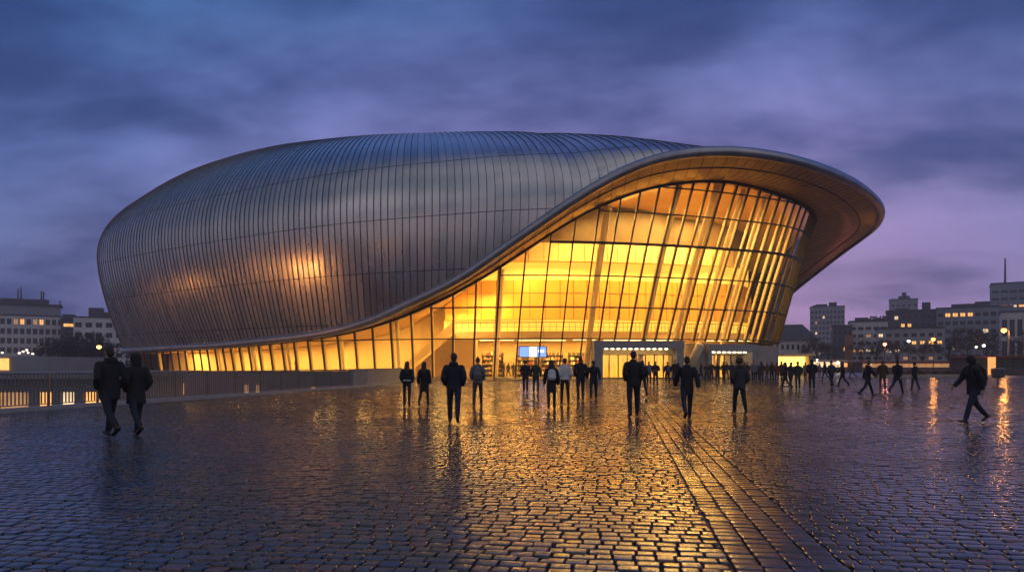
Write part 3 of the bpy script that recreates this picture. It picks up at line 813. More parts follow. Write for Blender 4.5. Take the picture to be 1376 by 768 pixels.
# setts, laid in courses turned a little against the view
def build_setts():
    pitch = 0.145; Vn = []; 
    vx = []; faces_n = []; tone = []
    cx_, cy_, hw, hd = [], [], [], []
    ymin, ymax = -2.0, 86.0
    nrow = int((ymax-ymin)/pitch)
    for j in range(nrow):
        yc = ymin+j*pitch
        x0 = -0.86*yc-16-yc*.2; x1 = 0.74*yc+14
        if x1-x0 < 24: x0, x1 = -16, 14
        n = int((x1-x0)/0.12)+2
        w = rng.uniform(0.125, 0.20, n); xs = x0+rng.random()*.2+np.concatenate([[0], np.cumsum(w)])
        c = (xs[:-1]+xs[1:])/2
        k = c < x1
        cx_.append(c[k]); hw.append((w[k]-0.013)/2); cy_.append(np.full(k.sum(), yc)); hd.append((pitch-0.012)/2*rng.uniform(.93, 1.0, k.sum()))
    # long slabs in the drainage band
    cx_ = np.concatenate(cx_); cy_ = np.concatenate(cy_); hw = np.concatenate(hw); hd = np.concatenate(hd)
    st_ = (cx_ < 1.2) & (cx_+hw > 0.80) & (cx_-hw < 0.80)
    nh = np.where(st_, (0.792-(cx_-hw))/2, hw); cx_ = np.where(st_, cx_-hw+nh, cx_); hw = nh
    st_ = (cx_+hw > 1.615) & (cx_-hw < 1.615) & (cx_-hw > 0.9)
    nh = np.where(st_, (cx_+hw-1.623)/2, hw); cx_ = np.where(st_, cx_+hw-nh, cx_); hw = nh
    keep = ~((cx_+hw > 0.80) & (cx_-hw < 1.615)) & (hw > .012)
    cx_, cy_, hw, hd = cx_[keep], cy_[keep], hw[keep], hd[keep]
    bx, by, bw, bd = [], [], [], []
    for c in (0.802, 1.005, 1.208, 1.411):
        y = ymin
        while y < ymax:
            bx.append(c+.1+rng.normal(0, .003)); by.append(y+(.07 if int(c*5) % 2 else 0)); bw.append(rng.uniform(.093, .0985)); bd.append((pitch-0.012)/2); y += pitch
    cx_ = np.concatenate([cx_, bx]); cy_ = np.concatenate([cy_, by]); hw = np.concatenate([hw, bw]); hd = np.concatenate([hd, bd])
    wx = cx_*ch+cy_*sh; wy = -cx_*sh+cy_*ch
    ex = np.interp(wy, [p[1] for p in EP], [p[0] for p in EP])
    ftl = np.array([facade(u, 0.0) for u in np.linspace(u_of(530), par[29], 80)])
    ymaxb = np.interp(wx, ftl[:27*3, 0], ftl[:27*3, 1]-1.9+0.0, left=60.0, right=86.0)
    ymaxb = np.where(wx > ftl[:, 0].max()+1.5, 86.0, ymaxb)
    vis = (wy > 1.0) & (np.abs(wx) < 0.74*wy+11) & (wx > ex+.45) & (wy < ymaxb)
    cx_, cy_, hw, hd, wx, wy = (q[vis] for q in (cx_, cy_, hw, hd, wx, wy))
    n = len(cx_)
    # undulating bed, so water gathers and reflections wander
    def bed(x, y): return 0.004*np.sin(x*.31+2*np.sin(y*.17))+0.006*np.sin(x*.9+1.3*np.sin(y*.23))*np.sin(y*.61)+0.004*np.sin(x*2.3+y*1.1)
    sx = rng.normal(0, 0.012, n); sy = rng.normal(0, 0.013, n); dz = rng.normal(0, 0.0026, n)-0.006*(rng.random(n) < .03); tn = rng.random(n)
    ang = rng.normal(0, 0.018, n); jx = rng.normal(0, .003, n); jy = rng.normal(0, .004, n)
    def xyz(lx, ly, z, idx):
        ca, sa = np.cos(ang[idx])[:, None], np.sin(ang[idx])[:, None]
        px = cx_[idx][:, None]+jx[idx][:, None]+lx*ca-ly*sa; py = cy_[idx][:, None]+jy[idx][:, None]+lx*sa+ly*ca
        zz = z+lx*sx[idx][:, None]+ly*sy[idx][:, None]+dz[idx][:, None]+bed(px, py)
        return np.stack([px*ch+py*sh, -px*sh+py*ch, zz], axis=2)
    near = np.where(wy < 17)[0]; farr = np.where(wy >= 17)[0]
    V = []; Fq = []; T = []; base = 0; LS = []
    # near: rounded eight-sided tops, 3 rings and a centre
    o8 = np.array([(-1, -.85), (-.89, -1), (.89, -1), (1, -.85), (1, .85), (.89, 1), (-.89, 1), (-1, .85)])
    rr = rng.uniform(.86, 1.0, (len(near), 8, 1)); 
    h = np.stack([hw[near], hd[near]], axis=1)[:, None, :]
    oo = o8[None]*h*(0.90+0.10*rr)
    rings = [(oo, -0.035), (oo*1.0-np.sign(o8)[None]*0.001, -0.010), (oo-np.sign(o8)[None]*0.0045, -0.0008), (oo-np.sign(o8)[None]*0.010, 0.0), (oo*0.6, 0.0006)]
    P = [xyz(r[..., 0], r[..., 1], z, near) for r, z in rings]
    ctr = xyz(np.zeros((len(near), 1)), np.zeros((len(near), 1)), 0.0010, near)
    A = np.concatenate(P+[ctr], axis=1)   # n,41,3
    V.append(A.reshape(-1, 3)); T.append(np.repeat(tn[near], 41))
    q = []
    for r in range(4):
        for k in range(8):
            k2 = (k+1) % 8; q.append((r*8+k, r*8+k2, (r+1)*8+k2, (r+1)*8+k))
    q = np.array(q); tri = np.array([(32+k, 32+(k+1) % 8, 40) for k in range(8)])
    off = (np.arange(len(near))*41)[:, None, None]
    quads = (q[None]+off).reshape(-1, 4); tris = (tri[None]+off).reshape(-1, 3)
    base = len(near)*41
    o4 = np.array([(-1, -1), (1, -1), (1, 1), (-1, 1)]); h = np.stack([hw[farr], hd[farr]], axis=1)[:, None, :]
    oo = o4[None]*h
    P = [xyz((oo)[..., 0], oo[..., 1], -0.022, farr), xyz((oo-o4[None]*.006)[..., 0], (oo-o4[None]*.006)[..., 1], 0.0, farr)]
    A = np.concatenate(P, axis=1); V.append(A.reshape(-1, 3)); T.append(np.repeat(tn[farr], 8))
    q = np.array([(0, 1, 5, 4), (1, 2, 6, 5), (2, 3, 7, 6), (3, 0, 4, 7), (4, 5, 6, 7)])
    off = (base+np.arange(len(farr))*8)[:, None, None]
    quads2 = (q[None]+off).reshape(-1, 4)
    Vv = np.concatenate(V); Tt = np.concatenate(T)
    me = bpy.data.meshes.new('setts')
    Q = np.concatenate([quads, quads2]); nl = Q.size+tris.size
    me.vertices.add(len(Vv)); me.vertices.foreach_set('co', Vv.astype(np.float32).ravel())
    me.loops.add(nl); me.loops.foreach_set('vertex_index', np.concatenate([Q.ravel(), tris.ravel()]).astype(np.int32))
    npoly = len(Q)+len(tris); me.polygons.add(npoly)
    ls = np.concatenate([np.arange(len(Q))*4, Q.size+np.arange(len(tris))*3]).astype(np.int32)
    me.polygons.foreach_set('loop_start', ls)
    sm = np.ones(npoly, bool); sm[len(quads):len(Q)] = False
    me.polygons.foreach_set('use_smooth', sm)
    me.update(calc_edges=True)
    a_ = me.attributes.new('tone', 'FLOAT', 'POINT'); a_.data.foreach_set('value', Tt.astype(np.float32))
    return link('cobbled_plaza', me, M_sett), n
setts, n_setts = build_setts(); tag(setts, kind='structure')
print('setts', n_setts)
# ground cover of the plaza beyond the frame: a plain wet sheet just under the sett tops
# ------------------------------------------------------------------ edge of the plaza: kerb, railing, parapet, retaining wall
M_kerb = mat('kerb_concrete', (0.33, 0.33, 0.34), 0.5, 0, 0.15, 2.0, 0.3, 20)
M_rail = mat('rail_steel', (0.17, 0.175, 0.19), 0.4, 0.5, 0.12)
kb = MB()
for (xa, ya), (xb, yb) in zip(EP[:-1], EP[1:]):
    kb.bar((xa+.08, ya, .03), (xb+.08, yb, .03), 0.42, 0.16)
tag(kb.build('kerb', M_kerb), kind='structure')
rw = MB()
for (xa, ya), (xb, yb) in zip(EP[:-1], EP[1:]):
    rw.bar((xa-.13, ya, -2.05), (xb-.13, yb, -2.05), 0.30, 4.0)
tag(rw.build('retaining_wall', M_concrete), 'concrete retaining wall below the railing along the left edge of the plaza', 'wall')
YE = 45.5
def ep(Y): return Vector((edge_x(Y), Y, 0))
rail = empty('railing', tuple(ep(20)), 0, 'long steel bar railing along the left edge of the cobbled plaza', 'railing')
rl = Vector(ep(20))
bars = MB(); y = -6.0; posts = []
while y < YE:
    p = ep(y)-rl; bars.bar(p+Vector((0, 0, .20)), p+Vector((0, 0, 1.13)), 0.014, 0.045, up=(1, 0, 0)); y += 0.13
bars.build('bars', M_rail, rail)
tp = MB(); lp = MB()
yy = [-6, 0, 20.5, 35.5, YE]
for a, b in zip(yy[:-1], yy[1:]):
    A, B = ep(a)-rl, ep(b)-rl
    tp.bar(A+Vector((0, 0, 1.16)), B+Vector((0, 0, 1.16)), 0.07, 0.05); lp.bar(A+Vector((0, 0, .18)), B+Vector((0, 0, .18)), 0.05, 0.03)
tp.build('top_rail', M_rail, rail); lp.build('lower_rail', M_rail, rail)
y = -6.0; pm = MB(); pm.box(-.03, .03, -.04, .04, .11, 1.13); pme = pm.mesh('post'); 
while y < YE:
    link('post', pme, M_rail, rail, tuple(ep(y)-rl)); y += 1.95
par_ = MB()
for a, b in ((YE+.2, 48.0), (48.0, 62.4)):
    par_.bar(ep(a)+Vector((-.05, 0, .62)), ep(b)+Vector((-.05, 0, .62)), 0.28, 1.02)
    par_.bar(ep(a)+Vector((-.05, 0, 1.16)), ep(b)+Vector((-.05, 0, 1.16)), 0.36, 0.06)
tag(par_.build('parapet_wall', M_concrete), 'solid pale concrete parapet between the railing and the glass front', 'wall')

# ------------------------------------------------------------------ people
def remesh(mb, name, voxel, smooth=4, mats=None):
    me = mb.mesh('tmp_src'); o = bpy.data.objects.new('tmp_src', me); COL.objects.link(o)
    md = o.modifiers.new('r', 'REMESH'); md.mode = 'VOXEL'; md.voxel_size = voxel; md.use_smooth_shade = True
    ms = o.modifiers.new('s', 'SMOOTH'); ms.factor = 0.5; ms.iterations = smooth
    dg = bpy.context.evaluated_depsgraph_get(); dg.update()
    res = bpy.data.meshes.new_from_object(o.evaluated_get(dg)); res.name = name
    bpy.data.objects.remove(o); bpy.data.meshes.remove(me)
    res.polygons.foreach_set('use_smooth', [True]*len(res.polygons))
    return res
def make_variant(key, leg=(0, 0), knee=(0, 0), arms='pocket', arm=(0, 0), elbow=(12, 12), coat=0.80, hair='short', female=False, puffer=False, hood=False, width=1.0, lean=0, voxel=0.014):
    """body facing +Y, 1.75 m tall; returns meshes per part"""
    sw = (0.172 if female else 0.195)*width
    hipz, thl, shl = 0.90, 0.42, 0.405
    lean = R(lean)
    def upb(p):
        p = Vector(p); d = p.z-hipz
        if d <= 0: return p
        return Vector((p.x, p.y+math.sin(lean)*d, hipz+d*math.cos(lean)))
    legs = []
    for sgn, a, k in ((-1, leg[0], knee[0]), (1, leg[1], knee[1])):
        a, k = R(a), R(k)
        h = Vector((sgn*.088, 0, hipz)); kn = h+Vector((sgn*.022, math.sin(a)*thl, -math.cos(a)*thl)); an = kn+Vector((sgn*.008, math.sin(a-k)*shl, -math.cos(a-k)*shl))
        fa = (a-k)*0.75 if a-k < 0 else (a-k)*0.6     # foot pitch: heel lifts on the rear leg
        fd = Vector((sgn*.06, math.cos(fa), math.sin(fa))).normalized(); dn = Vector((0, math.sin(fa), -math.cos(fa)))
        legs.append((h, kn, an, fd, dn, sgn))
    low = min(min((l[2]+l[4]*.085-l[3]*.06).z, (l[2]+l[4]*.085+l[3]*.17).z) for l in legs)
    dz = -low
    up3 = Vector((0, 0, dz))
    T = lambda p: upb(p)+up3
    arms_ = []
    for sgn, a, e in ((-1, arm[0], elbow[0]), (1, arm[1], elbow[1])):
        shd = T((sgn*sw, 0, 1.405))
        if arms == 'pocket':
            el = T((sgn*(sw+.052), -.085, 1.135)); wr = T((sgn*(sw-.005), .065, .955)); hd = T((sgn*(sw-.05), .105, .89))
        elif arms == 'fold':
            el = T((sgn*(sw+.06), .02, 1.13)); wr = T((sgn*.08, .20, 1.10)); hd = T((-sgn*.01, .21, 1.11))
        else:
            a, e = R(a), R(e)
            el = shd+Vector((sgn*.055, math.sin(a)*.285, -math.cos(a)*.28)); wr = el+Vector((sgn*.015, math.sin(a+e)*.25, -math.cos(a+e)*.25)); hd = wr+(wr-el).normalized()*.09
        arms_.append((shd, el, wr, hd, sgn))
    # --- body: one continuous skin
    b = MB()
    tor = [(.84, .13, .10), (.92, .158, .112), (1.02, .145, .10), (1.12, .132, .095), (1.25, .152, .108), (1.35, .165, .108), (1.42, .145, .09), (1.47, .085, .07)]
    fs_ = (0.93 if female else 1.0)*width
    b.tube([T((0, 0, z)) for z, _, _ in tor], [(rx*fs_, ry*fs_) for _, rx, ry in tor], 16)
    hz = 1.63
    b.tube([T((0, -.005, 1.42)), T((0, .0, 1.50)), T((0, .012, 1.58))], [.062, .054, .056], 12)
    b.ball(T((0, .018, hz+.02)), .074, .092, .098, 14, 10); b.ball(T((0, .035, hz-.045)), .055, .066, .068, 12, 8)
    b.ball(T((0, .115, hz-.012)), .013, .020, .022, 8, 6); b.ball(T((0, .098, hz-.062)), .026, .012, .008, 8, 6); b.ball(T((0, .088, hz-.098)), .03, .022, .018, 8, 6)
    for s in (-1, 1):
        b.ball(T((s*.077, .008, hz-.005)), .011, .022, .032, 8, 6); b.ball(T((s*.032, .098, hz+.022)), .017, .012, .009, 8, 6)
    for h, kn, an, fd, dn, s in legs:
        b.tube([h+up3, (h+kn)/2+up3, kn+up3, kn*.65+an*.35+up3, an+up3], [.082, .072, .054, .052, .036], 12)
        b.tube([an+dn*.045-fd*.05+up3, an+dn*.05+fd*.06+up3, an+dn*.062+fd*.15+up3], [.034, (.038, .03), (.036, .018)], 10)
    for shd, el, wr, hd, s in arms_:
        b.tube([shd, (shd+el)/2, el, el*.6+wr*.4, wr], [.052, .046, .038, .037, .026], 10)
        # hand: palm, four unequal fingers curled, thumb from the side
        d = (hd-wr).normalized(); fw = Vector((0, 1, 0)); fw = (fw-d*fw.dot(d)); fw.normalize(); nrm = d.cross(fw)*(-s)  # palm normal towards the body
        b.tube([wr, wr+d*.04, wr+d*.085], [(.026, .017), (.036, .017), (.038, .014)], 10, ref=tuple(nrm))
        for q, (o_, ln) in enumerate(((-.030, .060), (-.010, .074), (.010, .080), (.030, .070))):
            p0 = wr+d*.075+fw*o_; p1 = p0+d*ln*.5+nrm*.006; p2 = p1+(d*.75+nrm*.65).normalized()*ln*.3; p3 = p2+(d*.35+nrm*.9).normalized()*ln*.26
            b.tube([p0, p1, p2, p3], [.0095, .009, .0085, .007], 7)
        t0 = wr+d*.025+fw*.028; t1 = t0+(d*.6+fw*.75).normalized()*.038; t2 = t1+(d*.9+fw*.2+nrm*.3).normalized()*.03
        b.tube([t0, t1, t2], [.013, .0105, .008], 7)
    parts = {'body': remesh(b, 'person_body', voxel if arms == 'pocket' else min(voxel, .0085), 3)}
    # --- jacket or coat
    j = MB(); inf = .036 if puffer else .027
    flare = 1.0
    prof = [(coat, .165, .135), (.90 if coat < .86 else coat+.03, .178, .14), (1.02, .162, .128), (1.12, .155, .122), (1.25, .172, .132), (1.35, .182, .128), (1.43, .150, .105), (1.475, .098, .088), (1.525, .082, .082)]
    if coat < .7: prof = [(coat, .195, .165), (coat+.12, .185, .15)]+[q for q in prof[1:] if q[0] > coat+.2]
    k_ = fs_*(1.06 if puffer else 1.0)
    j.tube([T((0, -.004, z)) for z, _, _ in prof], [(rx*k_, ry*k_) for _, rx, ry in prof], 18)
    for shd, el, wr, hd, s in arms_:
        w2 = wr*.97+el*.03
        j.ball(shd+Vector((-s*.03, 0, -.01)), .078+inf*.4, .075+inf*.4, .07, 12, 8)
        j.tube([shd+Vector((-s*.04, 0, .0)), shd*.5+el*.5, el, el*.5+wr*.5, w2], [.064+inf, .046+inf, .040+inf, .036+inf, .026+inf], 12)
    if hood or hair == 'hood':
        if hair == 'hood':
            j.ball(T((0, .005, 1.64)), .108, .118, .128, 14, 10); j.ball(T((0, -.03, 1.55)), .10, .095, .09, 12, 8)
        else:
            j.ball(T((0, -.085, 1.475)), .12, .06, .075, 12, 8)
    if puffer:
        for z in (0.88, 0.97, 1.06, 1.15, 1.24, 1.33, 1.41):
            if z > coat:
                i_ = np.interp(z, [q[0] for q in prof], [q[1] for q in prof]); i2 = np.interp(z, [q[0] for q in prof], [q[2] for q in prof])
                j.tube([T((0, -.004, z-.03)), T((0, -.004, z)), T((0, -.004, z+.03))], [(i_*k_*.97, i2*k_*.97), (i_*k_+.014, i2*k_+.014), (i_*k_*.97, i2*k_*.97)], 18)
    # folds
    rj = random.Random(hash(key) % 1000 if False else sum(map(ord, key)))
    for q in range(7):
        a = rj.uniform(0, 2*math.pi); z = rj.uniform(coat+.05, 1.25)
        c0 = T((math.cos(a)*.165*k_, math.sin(a)*.128*k_, z)); c1 = T((math.cos(a+.5)*.165*k_, math.sin(a+.5)*.128*k_, z+rj.uniform(-.09, .09)))
        j.tube([c0, (c0+c1)/2, c1], [.008, .016, .008], 6)
    parts['jacket'] = remesh(j, 'person_jacket', 0.016, 3)
    # --- trousers
    t_ = MB()
    t_.tube([T((0, 0, .82)), T((0, 0, .90)), T((0, 0, 1.0))], [(.155*fs_, .118), (.168*fs_, .124), (.15*fs_, .112)], 16)
    for h, kn, an, fd, dn, s in legs:
        sl = .88 if female else 1.0
        t_.tube([h+Vector((0, 0, .02))+up3, (h*.6+kn*.4)+up3, kn+up3, kn*.55+an*.45+up3, an*.93+kn*.07+up3], [(.094*sl, .105*sl), (.086*sl, .092*sl), .068*sl, (.062*sl, .066*sl), (.056*sl, .062*sl)], 12)
        for q in range(3):
            z = .1+.3*q; c0 = kn*(1-z)+an*z+up3; t_.tube([c0+Vector((-.05, -.03, 0)), c0+Vector((0, -.062, .015)), c0+Vector((.05, -.03, -.01))], [.008, .012, .008], 6)
    parts['trousers'] = remesh(t_, 'person_trousers', 0.015, 3)
    sh_ = []
    for h, kn, an, fd, dn, s in legs:
        f = MB()
        f.tube([an+dn*.05-fd*.085+up3, an+dn*.048-fd*.045+up3, an+dn*.05+fd*.05+up3, an+dn*.058+fd*.13+up3, an+dn*.062+fd*.185+up3], [(.032, .026), (.043, .036), (.046, .034), (.048, .027), (.036, .020)], 12)
        f.tube([an+up3+Vector((0, 0, .05)), an+dn*.03+up3], [.052, .052], 12)
        sh_.append(remesh(f, 'person_shoe', 0.012, 2))
    parts['shoe'] = sh_
    hm = MB()
    if hair == 'short':
        hm.ball(T((0, .004, hz+.030)), .082, .096, .098, 14, 10); hm.ball(T((0, -.035, hz-.02)), .07, .06, .075, 12, 8)
    elif hair == 'long':
        hm.ball(T((0, .002, hz+.032)), .088, .100, .100, 14, 10)
        hm.tube([T((0, -.045, hz+.03)), T((0, -.062, hz-.06)), T((0, -.085, 1.47)), T((.005, -.125, 1.36)), T((.01, -.135, 1.27))], [(.08, .055), (.092, .055), (.10, .05), (.092, .036), (.05, .02)], 14)
    elif hair == 'beanie':
        hm.ball(T((0, .004, hz+.048)), .086, .099, .094, 14, 10); hm.tube([T((0, .002, hz+.0)), T((0, .002, hz+.05))], [(.088, .102), (.092, .105)], 16); hm.ball(T((0, -.01, hz+.155)), .035, .035, .033, 10, 8)
    elif hair == 'curly':
        hm.ball(T((0, -.005, hz+.035)), .105, .112, .112, 14, 10)
        rj2 = random.Random(3)
        for q in range(40):
            a = rj2.uniform(0, 6.28); e = rj2.uniform(-.3, 1.4); hm.ball(T((math.cos(a)*math.cos(e)*.1, math.sin(a)*math.cos(e)*.1-.01, hz+.035+math.sin(e)*.1)), .028, .028, .028, 6, 5)
    if hm.v: parts['hair'] = remesh(hm, 'person_hair', 0.012, 2)
    return parts
VAR = {}
def V(key, **kw): VAR[key] = make_variant(key, **kw)
V('couple_man', leg=(-24, 20), knee=(22, 3), hood=True, coat=.74, width=1.08)
V('couple_hood', leg=(-20, 17), knee=(22, 4), hair='hood', coat=.68, width=1.04)
V('man_pocket_walk', leg=(20, -22), knee=(5, 26), hood=True, coat=.79, width=1.05)
V('man_pocket_stand', leg=(-9, 8), knee=(12, 3), arms='pocket', coat=.80)
V('man_beanie', leg=(-18, 15), knee=(20, 4), arms='pocket', hair='beanie', coat=.82)
V('man_swing', leg=(-24, 20), knee=(26, 4), arms='swing', arm=(20, -22), elbow=(14, 8), coat=.70, width=1.04)
V('man_stand', leg=(3, -3), knee=(2, 4), arms='swing', arm=(4, -4), elbow=(10, 8), coat=.78)
V('woman_long', leg=(14, -22), knee=(4, 28), arms='pocket', hair='long', female=True, coat=.83)
V('woman_coat', leg=(-20, 16), knee=(24, 4), arms='swing', arm=(8, -8), elbow=(10, 10), hair='long', female=True, coat=.60)
V('woman_puffer', leg=(8, -10), knee=(4, 12), arms='pocket', hair='short', female=True, puffer=True, coat=.93)
V('hood_coat', leg=(-4, 5), knee=(4, 3), arms='pocket', hair='hood', coat=.62, width=1.06)
V('stride', leg=(24, -22), knee=(8, 18), arms='swing', arm=(-20, 22), elbow=(12, 22), coat=.78, lean=4, hood=True)
V('stride_hood', leg=(26, -24), knee=(8, 20), arms='swing', arm=(-16, 20), elbow=(16, 26), coat=.76, lean=5, hair='hood', width=1.04)
V('curly_stand', leg=(10, -13), knee=(3, 12), arms='pocket', hair='curly', coat=.78, width=1.06, hood=True)
V('fold_stand', leg=(3, -2), knee=(1, 2), arms='fold', hair='short', coat=.80)
V('beanie_swing', leg=(9, -12), knee=(3, 12), arms='swing', arm=(-14, 14), elbow=(12, 12), hair='beanie', coat=.76, hood=True)

M_skin = mat('skin', (0.42, 0.26, 0.19), 0.55, 0, 0.06)
CL = {
 'black': mat('black_wool', (0.016, 0.016, 0.018), 0.85, 0, 0.25, 30, 0.2, 200),
 'navy': mat('navy_cloth', (0.012, 0.014, 0.024), 0.8, 0, 0.2, 30, 0.2, 200),
 'charcoal': mat('charcoal_cloth', (0.035, 0.036, 0.04), 0.8, 0, 0.2, 30, 0.2, 200),
 'denim': mat('dark_denim', (0.018, 0.024, 0.045), 0.85, 0, 0.2, 30, 0.2, 200),
 'white': mat('white_quilted_nylon', (0.62, 0.60, 0.60), 0.6, 0, 0.08, 20, 0.2, 80),
 'grey': mat('grey_cloth', (0.14, 0.145, 0.16), 0.8, 0, 0.15, 30, 0.2, 200),
 'brown': mat('brown_cloth', (0.07, 0.04, 0.025), 0.8, 0, 0.2, 30, 0.2, 200),
 'red': mat('dark_red_cloth', (0.20, 0.022, 0.02), 0.75, 0, 0.2, 30, 0.2, 200),
 'green': mat('dark_green_cloth', (0.025, 0.045, 0.03), 0.8, 0, 0.2, 30, 0.2, 200),
 'blue': mat('blue_nylon', (0.05, 0.085, 0.22), 0.6, 0, 0.2, 30, 0.2, 100),
}
M_hair = mat('dark_hair', (0.02, 0.014, 0.010), 0.5, 0, 0.3, 60); M_hairb = mat('brown_hair', (0.06, 0.03, 0.017), 0.5, 0, 0.3, 60)
M_shoe = mat('dark_leather', (0.015, 0.013, 0.012), 0.45)
used = set()
def person(px, feet, H, var, rot, jac, tro, label, group=None, hair=None, z=0.0, Yd=None):
    Y = Yd if Yd else CAMZ*F/(feet-HY)
    x = (px-CX)/F*Y
    root = empty('person', (x, Y, z), R(rot), label, 'person', group)
    P = VAR[var]; s = H/1.75; root.scale = (s, s, s)
    def put(nm, me, m_):
        o = bpy.data.objects.new(nm, me); COL.objects.link(o); o.parent = root
        if not me.materials: me.materials.append(m_)
        o.material_slots[0].link = 'OBJECT'; o.material_slots[0].material = m_
        return o
    put('body', P['body'], M_skin); put('jacket', P['jacket'], CL[jac]); put('trousers', P['trousers'], CL[tro])
    for m_ in P['shoe']: put('shoe', m_, M_shoe)
    if 'hair' in P:
        bn = 'beanie' if 'beanie' in var else 'hair'
        put(bn, P['hair'], CL[hair] if hair in CL else (M_hairb if hair == 'brownhair' else M_hair))
    return root
def backpack(root, col, label, h=.42, dx=0.0):
    s = root.scale[0]
    t = empty('backpack', tuple(root.location), root.rotation_euler[2], label, 'backpack'); t.scale = root.scale
    b = MB(); b.tube([(dx, -.215, 1.40-h-.02), (dx, -.22, 1.40-h+.03), (dx, -.225, 1.20), (dx, -.215, 1.37), (dx, -.20, 1.41)], [(.10, .05), (.145, .085), (.145, .09), (.125, .075), (.07, .03)], 18, ref=(0, 1, 0))
    me = remesh(b, 'pack_body', .014, 3); link('pack_body', me, CL[col], t)
    p = MB(); p.tube([(dx, -.30, 1.08), (dx, -.31, 1.14), (dx, -.295, 1.21)], [(.10, .025), (.11, .035), (.09, .02)], 14); link('front_pocket', remesh(p, 'pocket', .014, 2), CL[col], t)
    for sx in (-1, 1):
        st = MB(); st.tube([(dx+sx*.09, -.16, 1.40), (dx+sx*.10, -.05, 1.50), (dx+sx*.115, .10, 1.44), (dx+sx*.125, .145, 1.30), (dx+sx*.15, .10, 1.12), (dx+sx*.13, -.15, 1.03)], [(.022, .008)]*6, 8, ref=(1, 0, 0)); st.build('strap', CL['charcoal'], t, True)
    return t
G1 = 'people walking towards the arena'; G2 = 'people gathered by the entrances'; G3 = 'people crossing the right side of the plaza'; G4 = 'people inside the lobby'
